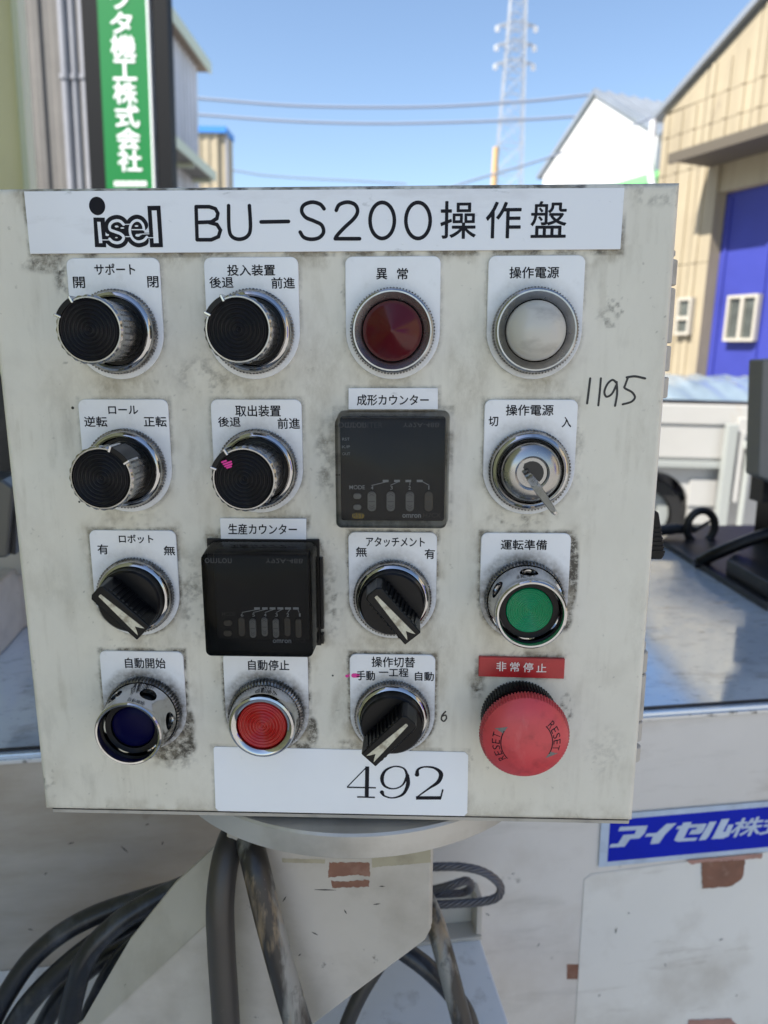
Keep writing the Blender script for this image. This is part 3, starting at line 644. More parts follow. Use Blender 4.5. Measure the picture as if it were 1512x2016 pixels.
# dark tooling standing on the table at the right
def tpoly(name, m, pxs, h0, h1, bevel=1, lbl=None):
    P = [mtab(x, y, BT + h0) for x, y in pxs]
    o = MB().prism([(p[0], p[1]) for p in P], 0, 1); v = []
    for x, y, z in o.v: v.append((x, BT + (h0 if z == 0 else h1), y))
    o.v = v; o = o.build(name, m, mc, sharp=0, bevel=bevel)
    if lbl: lab(o, lbl)
    return o
tpoly('tool_plate', 'darksteel', [(1300, 1073), (1512, 1205), (1512, 1150), (1700, 1150), (1700, 1040), (1340, 1045)], .05, 9, 1, 'dark steel plate lying on the table')
tpoly('tool_block', 'darksteel', [(1428, 1130), (1512, 1180), (1640, 1180), (1640, 1090), (1470, 1095)], 9.05, 30, 2, 'black block on the dark plate')
q = mach(1478, 1150, -330); q2 = mach(1478, 985, -330)
qL = mach(1477, 1100, -470)[0]
MB().box(qL, qL + 160, q[1] - 20, q2[1], -470, -330).build('motor_block', 'black', mc, sharp=0, bevel=3)
MB().box(qL - 14, qL + 170, q[1] - 42, q[1] - 20.05, -490, -318).build('motor_base', 'darksteel', mc, sharp=0, bevel=3)
qa = [mach(x, y, -340) for x, y in ((1502, 708), (1660, 700), (1660, 1005), (1560, 966), (1494, 938))]
gb = MB().prism(qa, -372, -340).build('switch_box', 'greybox', mc, sharp=0, bevel=3); lab(gb, 'dull grey switch box with slanted underside above the black block')
qb = mach(1500, 985, -400)
MB().box(qb[0], qb[0] + 60, qb[1] - 4, mach(1500, 930, -400)[1] + 12, -430, -400).build('box_post', 'darksteel', mc, sharp=0)
# lifting eye, rod and lever
c = mach(1380, 1037, -560); rr = abs(mach(1412, 1037, -560)[0] - c[0]) - 4.5
mb = MB(); ring = [(c[0] + rr * math.cos(rad(k * 10)), c[1] + rr * 1.12 * math.sin(rad(k * 10)), -560) for k in range(37)]
e = thing('lifting_eye', 'black lifting eye ring lying beside the dark plate on the table', 'eye bolt', MACH_M)
mb.tube(ring, 6.5, 14, False).build('ring', 'darksteel', e)
r0, r1 = mach(1240, 1052, -575), mach(1362, 1040, -575)
MB().tube([(r0[0], r0[1], -575), (r1[0] - 30, r1[1] + 1, -572), (r1[0], r1[1], -566)], [11, 9, 6], 14).build('shank', 'darksteel', e)
r2 = mach(1400, 1028, -580)
MB().tube([(r1[0] + 4, r1[1] - 3, -572), (r2[0], r2[1], -585)], [4, 2.5], 10).build('pin', 'darksteel', e)
l0, l1, l2 = mach(1372, 1110, -420), mach(1415, 1088, -400), mach(1500, 1055, -380)
tag_o = thing('hand_lever', 'black curved hand lever in front of the lifting eye', 'lever', MACH_M)
MB().tube(spline([(l0[0] - 2, l0[1] - 2, -425), (l0[0] + 6, l0[1] + 3, -420), (*l1, -400), (*l2, -380), (l2[0] + 50, l2[1] + 12, -370)], 8), [1.5] + [6.5] * 5 + [9] * 28, 14).build('grip', 'black', tag_o)
# left of the panel: column, clamp and dark block
q0, q1 = mtab(0, 1292, BT), mtab(47, 1238, BT)
MB().prism([(q0[0] - 250, q0[1] - 10), (q0[0], q0[1]), (q1[0], q1[1]), (q1[0] + 80, q1[1] - 180), (q0[0] - 250, q1[1] - 200)], 0, 1)
mb = MB(); P = [(q0[0] - 250, q0[1]), (q0[0], q0[1]), (q1[0], q1[1]), (q1[0] + 60, q1[1] - 160), (q0[0] - 250, q1[1] - 160)]
n = len(P); mb.prism(P, 0, 1); mb.v = [(x, BT + .05 if z == 0 else BT + 75, y) for x, y, z in mb.v]; mb.build('tool_column', 'armpaint', mc, sharp=0, bevel=3)
z_ = -190; q = [mach(x, y, z_) for x, y in ((-60, 1102), (14, 1098), (26, 960), (4, 945), (-60, 945))]
cl = MB().prism(q, z_ - 60, z_).build('clamp_block', 'steeldark', mc, sharp=0, bevel=2.5); lab(cl, 'bright metal clamp block at the left edge')
MB().prism([mach(x, y, z_ - 10) for x, y in ((20, 1090), (32, 1092), (33, 958), (24, 955))], z_ - 70, z_ - 8).build('clamp_jaw', 'darksteel', mc, sharp=0, bevel=1)
MB().prism([mach(x, y, z_ - 90) for x, y in ((-150, 945), (30, 945), (20, 740), (-150, 740))], z_ - 190, z_ - 90).build('dark_housing', 'darksteel', mc, sharp=0, bevel=2)
MB().prism([mach(x, y, z_ - 100) for x, y in ((-160, 1130), (60, 1130), (40, 945), (-160, 945))], z_ - 200, z_ - 95).build('slide_block', 'armpaint', mc, sharp=0, bevel=2)

# ------------------------------------------------------------------ control panel
cp = thing('control_panel', 'light grey operator control panel with rows of knobs and buttons', 'control panel', PANEL_M)
# ---- dirt mask for the door sheet, gap shade painted in at the title plate
def vnoise(X, Y, s, seed):
    rs = np.random.RandomState(seed); G = rs.rand(64, 64)
    x, y = (X / s) % 63, (Y / s) % 63; i, j = x.astype(int), y.astype(int); fx, fy = x - i, y - j
    fx, fy = fx * fx * (3 - 2 * fx), fy * fy * (3 - 2 * fy); g_ = lambda a_, b2: G[a_ % 64, b2 % 64]
    return (g_(i, j) * (1 - fx) + g_(i + 1, j) * fx) * (1 - fy) + (g_(i, j + 1) * (1 - fx) + g_(i + 1, j + 1) * fx) * fy
def fbm(X, Y, s, seed, o=4):
    return sum(vnoise(X, Y, s / 2 ** k, seed + k) / 2 ** k for k in range(o)) / sum(1 / 2 ** k for k in range(o))
def sm(x, a_, b2): t_ = np.clip((x - a_) / (b2 - a_), 0, 1); return t_ * t_ * (3 - 2 * t_)
COLX = (-93.2, -32.4, 29.3, 91.0); ROWY = (89.3, 28.2, -32.8, -93.3)
PW, PT = 20.7, 31.5
def plate_sdf(X, Y, c):
    x, y = np.abs(X - c[0]), Y - c[1]
    top = np.maximum(x - PW, np.maximum(y - PT, -y)); low = np.hypot(x, np.minimum(y, 0)) - PW
    return np.where(y > 0, np.maximum(x - PW, y - PT), low)
def box_sdf(X, Y, x0, x1, y0, y1):
    return np.maximum(np.maximum(x0 - X, X - x1), np.maximum(y0 - Y, Y - y1))
def dirt_shade_at(X, Y):
    big = fbm(X + 300, Y + 300, 45, 3); mid = fbm(X + 300, Y + 300, 9, 11); fin = fbm(X + 300, Y + 300, 2.2, 19)
    d = np.zeros_like(X); tint = sm(big, .5, .75) * .22 + .06
    for i, r in enumerate(ROWY):
        for j, c in enumerate(COLX):
            if (i, j) in ((1, 2), (2, 1), (3, 3)): continue
            s = plate_sdf(X, Y, (c, r)); am = (.32, .38, .68, 1.0)[i]
            d = np.maximum(d, 1.15 * am * sm(-s, -2.1, -.2) * sm(mid, .22, .5)); tint = np.maximum(tint, am * .9 * sm(-s, -9, 0) * sm(mid, .3, .7))
            # smear sinking below each plate
            sm_ = sm(-np.abs(X - c), -22, -8) * sm(Y - (r - PW - 14), -2, 12) * sm(-(Y - (r - PW)), -3, 1)
            tint = np.maximum(tint, .75 * sm_ * sm(mid, .3, .65)); d = np.maximum(d, .20 * sm_ * sm(fin, .52, .72))
    for (x0, x1, y0, y1, am) in ((3, 56, 2, 56, .5), (-58, -4, -56, -4, .8), (70, 112, -73, -62, .8), (9, 50, 55, 65, .5), (-52, -10, -6, 5, .7), (-61, 67, -148, -112, .3), (-130, 127, 122, 149, .95)):  # last box: grime round the title plate, with its gap shadow painted in
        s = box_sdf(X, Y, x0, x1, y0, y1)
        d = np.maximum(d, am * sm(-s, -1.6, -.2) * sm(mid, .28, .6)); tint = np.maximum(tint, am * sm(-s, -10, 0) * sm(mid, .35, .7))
    def blob(x, y, rx, ry, am, lo=.42, hi=.6, n=None):
        nonlocal d
        e = np.hypot((X - x) / rx, (Y - y) / ry); d = np.maximum(d, am * sm(-e, -1, -.35) * sm(mid * .5 + (fin if n is None else n) * .5, lo, hi))
    blob(*onw(1127, 1130), 3.4, 24, 1.9, .05, .2); blob(*onw(1122, 1075), 4, 8, 1.5, .15, .3); blob(*onw(1112, 1215), 4.5, 9, 1.5, .1, .25)
    blob(*onw(358, 1465), 9, 10, 1.9, .1, .25); blob(*onw(330, 1484), 10, 5, 1.5, .2, .35); blob(*onw(345, 1500), 14, 6, .5); blob(*onw(372, 1425), 4, 11, 1.1, .2, .36)
    blob(*onw(614, 1440), 4, 10, 1.6, .15, .3); blob(*onw(452, 1400), 4, 12, 1.0, .28, .45); blob(*onw(596, 1470), 6, 4, 1.0, .25, .4)
    blob(*onw(690, 1470), 10, 6, .6); blob(*onw(1115, 1395), 5, 12, .8, .4, .55); blob(*onw(940, 1350), 5, 9, .8, .35, .55); blob(*onw(1030, 1290), 24, 3, .7, .4, .55)
    blob(*onw(95, 520), 16, 5, .8, .36, .55); blob(*onw(122, 545), 5, 10, .8, .36, .55)
    blob(*onw(1222, 600), 9, 8, .7, .52, .62); blob(*onw(1205, 625), 10, 7, .5, .52, .62); blob(*onw(1030, 1020), 22, 6, .75, .38, .6)
    blob(*onw(1140, 905), 3, 20, .35, .4, .6); blob(*onw(90, 1545), 8, 7, .5, .5, .62); blob(*onw(120, 1560), 10, 4, .4, .48, .62)
    blob(*onw(645, 900), 8, 26, .55, .4, .62); blob(*onw(650, 1180), 8, 26, .55, .42, .62); blob(*onw(380, 1180), 9, 30, .5, .42, .62)
    blob(*onw(415, 740), 22, 12, .45, .45, .62); blob(*onw(640, 1060), 5, 6, .5); blob(*onw(1280, 385), 26, 6, .35, .5, .66); blob(*onw(1190, 1480), 14, 20, .18)
    tint = np.maximum(tint, .55 * sm(Y, 128, 148) * sm(big, .35, .6) * (X > 60)); tint = np.maximum(tint, .5 * sm(-Y, 135, 149) * sm(mid, .3, .6))
    # central band is duller than the outer margins
    tint = np.maximum(tint, .50 * sm(-np.abs(X + 5), -110, -70) * sm(-np.abs(Y + 10), -120, -80) * sm(fbm(X + 300, Y * .28 + 300, 14, 41, 5), .38, .66))
    st_ = fbm(X + 300, Y * .12 + 300, 5, 57); tint = np.maximum(tint, .26 * sm(st_, .54, .74)); st2 = fbm(X + 350, Y * .05 + 320, 2.2, 63); tint = np.maximum(tint, .16 * sm(st2, .58, .74))
    d = np.maximum(d, .55 * sm(vnoise(X + 400, Y + 400, 1.3, 77), .95, .985) * sm(big, .4, .6))
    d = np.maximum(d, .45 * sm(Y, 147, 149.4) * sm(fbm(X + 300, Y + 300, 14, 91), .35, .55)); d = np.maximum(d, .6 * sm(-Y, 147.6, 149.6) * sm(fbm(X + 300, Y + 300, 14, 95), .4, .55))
    return np.clip(d, 0, 1), np.clip(tint, 0, 1)
edge = [0, .25, .6, 1.1, 1.8, 2.6, 3.4]
ax = [-150 + e for e in edge] + list(np.arange(-145.9, 145.95, .72)) + [150 - e for e in edge[::-1]]
n = len(ax); A = np.array(ax); X, Y = np.meshgrid(A, A, indexing='ij')
dd = np.minimum(150 - np.abs(X), 150 - np.abs(Y)); Rr = 3.0
Z = np.where(dd < Rr, -Rr + np.sqrt(np.maximum(0, Rr * Rr - (Rr - np.minimum(dd, Rr)) ** 2)), 0)
vs = np.stack([X, Y, Z], -1).reshape(-1, 3)
I = np.arange(n * n).reshape(n, n)
fs = np.stack([I[:-1, :-1], I[1:, :-1], I[1:, 1:], I[:-1, 1:]], -1).reshape(-1, 4).tolist()
bd = [I[i, 0] for i in range(n)] + [I[n - 1, j] for j in range(1, n)] + [I[i, n - 1] for i in range(n - 2, -1, -1)] + [I[0, j] for j in range(n - 2, 0, -1)]
ex = vs[bd].copy(); ex[:, 2] = -16; o0 = len(vs); vs = np.vstack([vs, ex])
fs += [(bd[i], o0 + i, o0 + (i + 1) % len(bd), bd[(i + 1) % len(bd)]) for i in range(len(bd))]
me = bpy.data.meshes.new('door'); me.from_pydata((vs * .001).tolist(), [], [tuple(int(q) for q in f) for f in fs])
b = bmesh.new(); b.from_mesh(me); bmesh.ops.recalc_face_normals(b, faces=b.faces); b.to_mesh(me); b.free()
D, T = dirt_shade_at(vs[:, 0], vs[:, 1])
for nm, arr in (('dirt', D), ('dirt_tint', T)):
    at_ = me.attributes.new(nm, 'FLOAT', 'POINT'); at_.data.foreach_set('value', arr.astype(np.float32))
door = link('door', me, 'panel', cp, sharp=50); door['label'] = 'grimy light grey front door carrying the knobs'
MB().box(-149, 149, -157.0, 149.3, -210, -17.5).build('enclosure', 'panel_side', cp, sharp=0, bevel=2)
MB().box(-148, 148, -152.2, 148.3, -17.4, -15.5).build('door_seal', 'black', cp, sharp=0)
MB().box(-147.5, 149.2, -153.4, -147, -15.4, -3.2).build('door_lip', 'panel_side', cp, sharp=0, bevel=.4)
MB().box(-147, 148.5, -151.0, -149.5, -3.15, -2.6).build('lip_gap', 'black', cp, sharp=0)
# hinges on the right side
def hinge(segs, lbl):
    y0 = onw(1330, segs[-1][1], -24)[1]; y1 = onw(1330, segs[0][0], -24)[1]
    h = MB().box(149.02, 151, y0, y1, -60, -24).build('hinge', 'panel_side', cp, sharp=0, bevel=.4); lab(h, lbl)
    for k, (pa, pb_) in enumerate(segs):
        ya, yb = onw(1330, pb_, -20)[1], onw(1330, pa, -20)[1]; r = 3.0 if k == 0 and pb_ - pa < 25 else 4.2
        MB().lathe([(0, ya), (r - .6, ya), (r, ya + .5), (r, yb - .5), (r - .6, yb), (0, yb)], 24).build('knuckle', 'panel_side', h)
        kk = h.children[-1]; kk.data.transform(Matrix.Rotation(rad(-90), 4, 'X')); kk.data.transform(Matrix.Translation((.1533, 0, -.020)))
hinge([(493, 506), (512, 563), (568, 676), (681, 731), (742, 783)], 'upper hinge on the right edge')
hinge([(1262, 1278), (1281, 1322), (1325, 1415), (1418, 1456), (1467, 1496)], 'lower hinge on the right edge')
ga = onw(1306, 1100, -60); gt = onw(1292, 1030, -60)
gr = MB().prism([(149.5, ga[1]), (ga[0] - 1.5, ga[1]), (ga[0], ga[1] + 2.5), (gt[0] + .5, gt[1] + 6), (149.5, gt[1] + 20)], -74, -58)
gr = gr.build('side_handle', 'black', cp, sharp=0, bevel=.8); lab(gr, 'black ribbed handle on the right side')
for k in range(6):
    y = ga[1] + 4 + 2.5 * k; MB().box(150, ga[0] - .4 - .55 * k, y, y + 1.2, -57.99, -57.2).build('rib', 'black', gr, sharp=0)

# ---- label plates
def plate_outline():
    p = []; r = 3.2
    for cx_, cy_, a0 in ((PW - r, PT - r, 0), (-PW + r, PT - r, 90)):
        for k in range(6): p.append((cx_ + r * math.cos(rad(a0 + 18 * k)), cy_ + r * math.sin(rad(a0 + 18 * k))))
    for k in range(33): p.append((PW * math.cos(rad(180 + 180 * k / 32)), PW * math.sin(rad(180 + 180 * k / 32))))
    return p
proto_plate = None
TZ = 1.2
def plate(i, j, texts, lbl, grime):
    global proto_plate
    c = (COLX[j], ROWY[i], .02)
    if proto_plate is None: proto_plate = o = MB().prism(plate_outline(), 0, TZ).build('label_plate', 'plate', cp, c, 30, .35)
    else: o = again(proto_plate, cp, c)
    for ch_ in list(o.children): bpy.data.objects.remove(ch_)
    o['label'] = lbl; o['grime'] = grime
    mb = MB()
    for s, x0, y0, x1, y1 in texts: textpx(mb, s, x0, y0, x1, y1, TZ + .09, 0, (COLX[j], ROWY[i]), fat=.085)
    mb.build('lettering', 'ink', o, sharp=0)
    return o
plate(0, 0, [('サポート', 187, 519, 265, 541), ('開', 145, 545, 166, 567), ('閉', 291, 544, 311, 566)], 'white plate for the support knob', .12)
plate(0, 1, [('投入装置', 448, 521, 541, 543), ('後退', 413, 545, 459, 567), ('前進', 535, 546, 580, 568)], 'white plate for the loading device knob', .12)
plate(0, 2, [('異', 741, 528, 762, 550), ('常', 782, 528, 803, 550)], 'white plate for the red fault lamp', .12)
plate(0, 3, [('操作電源', 1003, 525, 1101, 548)], 'white plate for the milky power lamp', .30)
plate(1, 0, [('ロール', 214, 799, 271, 815), ('逆転', 167, 820, 210, 840), ('正転', 284, 820, 327, 840)], 'white plate for the roll knob', .15)
plate(1, 1, [('取出装置', 464, 798, 552, 820), ('後退', 430, 821, 473, 840), ('前進', 547, 823, 590, 844)], 'white plate for the unloading device knob', .3)
plate(1, 3, [('操作電源', 996, 797, 1090, 818), ('切', 962, 820, 981, 839), ('入', 1106, 821, 1125, 841)], 'white plate for the key switch', .35)
plate(2, 0, [('ロボット', 235, 1053, 301, 1069), ('有', 193, 1072, 212, 1091), ('無', 323, 1075, 344, 1093)], 'white plate for the robot selector', .3)
plate(2, 2, [('アタッチメント', 721, 1058, 836, 1076), ('無', 701, 1077, 722, 1096), ('有', 836, 1081, 856, 1100)], 'white plate for the attachment selector', .5)
plate(2, 3, [('運転準備', 986, 1063, 1077, 1082)], 'dirty white plate for the green button', .95)
plate(3, 0, [('自動開始', 247, 1296, 325, 1315)], 'dirty white plate for the blue button', 1.0)
plate(3, 1, [('自動停止', 489, 1300, 569, 1319)], 'dirty white plate for the flat red button', 1.0)
plate(3, 2, [('操作切替', 732, 1294, 817, 1313), ('一工程', 746, 1316, 804, 1332), ('手動', 702, 1321, 738, 1339), ('自動', 817, 1323, 854, 1340)], 'white plate for the mode selector', .6)
def strip(name, m, q, z, lbl, th=1.2):
    o = MB().prism([onw(x, y, z) for x, y in q], .02, th).build(name, m, cp, sharp=0, bevel=.2); o['label'] = lbl; return o
tp_ = strip('name_plate', 'title', [(48, 377), (1229, 370), (1221, 491), (60, 500)], 1, 'long white title plate across the top', 1.5)
zt_ = 1.6
mb = MB(); lw = 1.55
def stroke(pts, z, wd=lw, n=8): ribbon(mb, spline([(*p, 0) for p in P2(pts, z)], n) if len(pts) > 2 else P2(pts, z), wd, z)
z = zt_
def char_done():
    global mb
    mb.build('character', 'ink', tp_, sharp=0); mb = MB()
stroke([(386, 408), (388, 472)], z); ribbon(mb, P2([(386, 407), (412, 407), (424, 411), (429, 420), (427, 430), (416, 437), (388, 438)], z + .03), lw, z + .03)
ribbon(mb, P2([(412, 438), (427, 442), (434, 453), (430, 466), (416, 472), (388, 472)], z + .06), lw, z + .06); char_done()
stroke([(450, 405), (451, 450), (457, 466), (472, 471), (487, 465), (493, 449), (491, 405)], z); char_done()
stroke([(514, 437), (568, 436)], z); char_done()
stroke([(638, 411), (630, 402), (614, 398), (598, 404), (594, 416), (602, 428), (618, 435), (633, 443), (637, 457), (628, 468), (612, 471), (598, 467), (591, 457)], z); char_done()
stroke([(662, 414), (668, 403), (684, 398), (699, 403), (704, 416), (697, 430), (678, 448), (664, 463), (660, 470)], z); stroke([(661, 470), (708, 470)], z + .03); char_done()
for xc in (752.5, 823):
    ribbon(mb, P2([(xc + 24 * math.cos(rad(k * 10)), 434 + 35.5 * math.sin(rad(k * 10))) for k in range(36)], z), lw, z, closed=True); char_done()
for s, x0, y0, x1, y1 in (('操', 867, 396, 938, 470), ('作', 956, 397, 1027, 469), ('盤', 1044, 396, 1117, 468)): textpx(mb, s, x0, y0, x1, y1, z, fat=.12); char_done()
# company logo: heavy dark outline letters with white cores
def LZ(pts): return [(160 + x / 8.4, 370 + y / 8.4) for x, y in pts]
mk = MB(); wh_ = MB(); sc_ = 1 / 8.4 / 4.42
S_ = [(700, 603), (650, 555), (585, 540), (510, 565), (470, 620), (480, 690), (560, 725), (650, 760), (700, 815), (670, 880), (600, 908), (520, 890), (470, 845)]
E_ = [(835, 690), (1035, 688), (1020, 610), (970, 550), (905, 538), (840, 580), (806, 660), (812, 760), (860, 850), (940, 890), (1030, 868), (1085, 812)]
zz = zt_
ribbon(mk, P2(LZ([(800 - 507, 490), (320, 980)]), zz), 185 * sc_, zz, True)
ribbon(mk, [(q.x, q.y) for q in spline([(*p, 0) for p in P2(LZ(S_), zz + .03)], 8)], 172 * sc_, zz + .03)
ribbon(mk, [(q.x, q.y) for q in spline([(*p, 0) for p in P2(LZ(E_[2:-1]), zz + .06)], 8)], 172 * sc_, zz + .06)
ribbon(mk, P2(LZ([(835, 690), (1040, 690)]), zz + .08), 130 * sc_, zz + .08, True)
ribbon(mk, P2(LZ([(1200, 295), (1245, 980)]), zz + .10), 210 * sc_, zz + .10, True)
ribbon(mk, P2(LZ([(380, 850), (560, 850)]), zz + .12), 120 * sc_, zz + .12, True); ribbon(mk, P2(LZ([(700, 700), (800, 700)]), zz + .14), 200 * sc_, zz + .14, True)
ribbon(mk, P2(LZ([(1000, 790), (1190, 790)]), zz + .16), 90 * sc_, zz + .16, True)
dc = P2(LZ([(262, 298)]), zz)[0]; mk.add([(dc[0] + 131 * sc_ * math.cos(rad(k * 10)), dc[1] + 139 * sc_ * math.sin(rad(k * 10)), zz) for k in range(36)], [tuple(range(36))])
mk.build('logo_outline', 'ink', tp_, sharp=0)
zz = zt_ + .22
ribbon(wh_, P2(LZ([(290, 560), (322, 912)]), zz), 54 * sc_, zz, True)
ribbon(wh_, [(q.x, q.y) for q in spline([(*p, 0) for p in P2(LZ(S_), zz)], 8)], [44 * sc_] * 97, zz)
ribbon(wh_, [(q.x, q.y) for q in spline([(*p, 0) for p in P2(LZ(E_[1:]), zz + .02)], 8)], 40 * sc_, zz + .02)
ribbon(wh_, P2(LZ([(830, 690), (1035, 690)]), zz + .04), 16 * sc_, zz + .04, True)
ribbon(wh_, P2(LZ([(1205, 372), (1240, 912)]), zz), 80 * sc_, zz, True)
for k, l in enumerate(([(690, 603), (815, 600)], [(345, 860), (480, 860)], [(730, 805), (815, 805)], [(1060, 822), (1200, 822)], [(960, 764), (1125, 758)])):
    ribbon(wh_, P2(LZ(l), zz + .06), 13 * sc_, zz + .06, True)
for x, y, rx, ry in ((585, 638, 30, 16), (680, 663, 32, 11), (430, 778, 30, 16), (582, 822, 22, 9), (915, 630, 30, 12), (935, 785, 40, 20)):
    q = P2(LZ([(x, y)]), zz)[0]; wh_.add([(q[0] + rx * sc_ * math.cos(rad(k * 30)), q[1] + ry * sc_ * math.sin(rad(k * 30)), zz + .08) for k in range(12)], [tuple(range(12))])
wh_.build('logo_letters', 'title', tp_, sharp=0)
o = strip('name_strip', 'title', [(686, 764), (862, 764), (862, 806), (686, 806)], 1, 'small white strip above the upper counter', 1.3)
mb = MB(); textpx(mb, '成形カウンター', 703, 777, 844, 798, 1.4, fat=.08); mb.build('lettering', 'ink', o, sharp=0)
o = strip('name_strip', 'title', [(433, 1020), (603, 1021), (603, 1064), (435, 1062)], 1, 'stained white strip above the lower counter', 1.3)
mb = MB(); textpx(mb, '生産カウンター', 450, 1032, 584, 1052, 1.4, fat=.08); mb.build('lettering', 'ink', o, sharp=0)
o = strip('name_strip', 'redplate', [(943, 1293), (1112, 1297), (1110, 1336), (942, 1331)], 1.6, 'red strip above the emergency stop', 2.0)
mb = MB()
for s, x0, y0, x1, y1 in (('非', 977, 1303, 997, 1321), ('常', 1004, 1304, 1023, 1322), ('停', 1030, 1305, 1050, 1323), ('止', 1056, 1307, 1076, 1323)): textpx(mb, s, x0, y0, x1, y1, 2.1, fat=.06)
mb.build('lettering', 'whiteink', o, sharp=0)
o = strip('number_sticker', 'paper', [(423, 1470), (915, 1481), (922, 1487), (920, 1601), (914, 1607), (430, 1597), (424, 1591), (420, 1474)], .5, 'plain white number sticker at the bottom', .5)
mb = MB(); z = .6
def var(pts, wd, z, n=8):
    s = spline([(*p, 0) for p in P2(pts, z)], n); m_ = len(wd); W_ = [wd[min(m_ - 1, int(k / n))] * (1 - (k / n - int(k / n))) + wd[min(m_ - 1, int(k / n) + 1)] * (k / n - int(k / n)) for k in range(len(s))]
    ribbon(mb, [(q.x, q.y) for q in s], W_, z)
ribbon(mb, P2([(722, 1510), (684, 1549)], z), .55, z, True); ribbon(mb, P2([(683, 1550), (740, 1551)], z + .02), .75, z + .02, True)
ribbon(mb, P2([(723, 1509), (722, 1569)], z + .04), 2.0, z + .04, True); ribbon(mb, P2([(703, 1569), (738, 1570)], z + .06), .75, z + .06, True)
mb.build('digit', 'ink', o, sharp=0); mb = MB()
var([(802, 1527), (795, 1513), (777, 1509), (759, 1517), (752, 1532), (757, 1547), (774, 1553), (792, 1546), (802, 1527)], [1.6, .9, .7, 1.3, 2.0, 1.3, .7, .8, 1.5], z)
var([(802, 1527), (803, 1545), (793, 1564), (773, 1571), (757, 1567), (752, 1560)], [1.9, 2.0, 1.3, .7, .9, 2.2], z + .02)
mb.build('digit', 'ink', o, sharp=0); mb = MB()
var([(821, 1525), (823, 1515), (835, 1510), (855, 1512), (868, 1523), (863, 1539), (845, 1552), (820, 1570)], [2.3, 1.2, .8, 1.2, 2.2, 2.0, 1.0, .6], z)
ribbon(mb, P2([(819, 1571), (868, 1571)], z + .02), 1.9, z + .02, True); ribbon(mb, P2([(867, 1573), (872, 1554)], z + .04), .8, z + .04, True)
mb.build('digit', 'ink', o, sharp=0)
# handwriting
mb = MB(); z = .10
def hand(pts, w, z): ribbon(mb, [(q.x, q.y) for q in spline([(*p, 0) for p in P2(pts, z)], 6)], w, z)
hand([(1162, 745), (1159, 770), (1156, 794)], 1.0, z); hand([(1183, 745), (1181, 770), (1178, 798)], .95, z)
hand([(1214, 754), (1206, 748), (1196, 756), (1190, 771), (1194, 781), (1205, 775), (1214, 757)], .95, z); hand([(1214, 752), (1215, 775), (1211, 799)], .95, z + .05)
hand([(1236, 744), (1231, 758), (1230, 764), (1244, 772), (1250, 782), (1243, 791), (1226, 796)], .95, z); hand([(1234, 743), (1250, 741), (1270, 745)], 1.0, z + .05)
lab(mb.build('handwritten_number', 'marker', cp, sharp=0), 'handwritten number 1195 in black marker')
mb = MB(); hand([(877, 1401), (871, 1408), (869, 1416), (874, 1420), (879, 1414), (877, 1408), (871, 1410)], .8, .1); lab(mb.build('handwritten_number', 'marker', cp, sharp=0), 'tiny handwritten 6 beside the mode selector')
mb = MB()
for (x, y, rx, ry, z) in ((692, 1330, 1.5, 1.2, .15), (683, 1331, .9, .8, .15), (692, 1340, .6, .6, .15)):
    c = onw(x, y, z); mb.add([(c[0] + rx * math.cos(rad(k * 30)) * random.uniform(.85, 1.15), c[1] + ry * math.sin(rad(k * 30)) * random.uniform(.85, 1.15), z) for k in range(12)], [tuple(range(12))])
z = TZ + .13; c0, c1 = onw(696, 1330, z), onw(704, 1330, z); ribbon(mb, [c0, c1], 2.2, z)
lab(mb.build('paint_spot', 'pink', cp, sharp=0), 'pink marker spot at the edge of the mode selector plate')
mb = MB()
for (x, y, r) in ((143, 803, .7), (156, 988, .5), (668, 935, .35), (700, 1200, .4), (655, 1330, .5)):
    c = onw(x, y, .08); mb.add([(c[0] + r * math.cos(rad(k * 36)), c[1] + r * math.sin(rad(k * 36)), .08) for k in range(10)], [tuple(range(10))])
mb.build('paint_chip', 'marker', cp, sharp=0)

# ---- bezels, knobs, lamps, buttons
def kn(N_, amp):
    def mod(r, z, t_, i, k):
        return r - amp * (k % 4 in (2, 3)) if r > 17.95 else r
    return mod
def bezel(parent, tall=0, m='chrome'):
    k = MB().lathe([(17.2, -1.1), (18.4, -1.1), (18.4, 3.0 + tall), (17.7, 3.5 + tall), (17.2, 3.5 + tall)], 4 * 76, kn(76, .5)).build('knurled_ring', 'knurl', parent, sharp=30)
    l = MB().lathe([(17.5, 3.52 + tall), (17.2, 4.4 + tall), (16.5, 5.2 + tall), (15.6, 5.6 + tall), (14.9, 5.2 + tall), (14.5, 4.2 + tall), (14.3, .5)], 96).build('bezel_ring', m, parent, sharp=30)
    return k, l
def rotary():
    def mod(r, z, t_, i, k):
        if 2 <= i <= 3: return r - .55 * ((k % 6) == 3)          # flutes
        if i in (4, 5): return r + .2 * math.cos(24 * t_)
        return r
    b_ = MB().lathe([(12.4, 0), (12.7, 10.5), (13.0, 12), (13.1, 26.6), (13.75, 27.2), (13.75, 29.2), (13.1, 29.9), (12.55, 29.9), (12.45, 28.2), (0, 28.2)], 192, mod).build('rotary_knob', 'chrome2', cp, sharp=28)
    bezel(b_)
    MB().lathe([(14.25, .8), (14.25, 2.4), (12.75, 2.4)], 64).build('inner_skirt', 'black', b_)
    pr = [(12.4, 28.25), (12.4, 29.1)] + [(r, 29.2 + .42 * math.cos((12.0 - r) / 1.7 * 2 * math.pi)) for r in np.linspace(12.0, .25, 72)] + [(0, 29.4)]
    MB().lathe(pr, 96).build('cap_insert', 'insert', b_, sharp=60)
    return b_
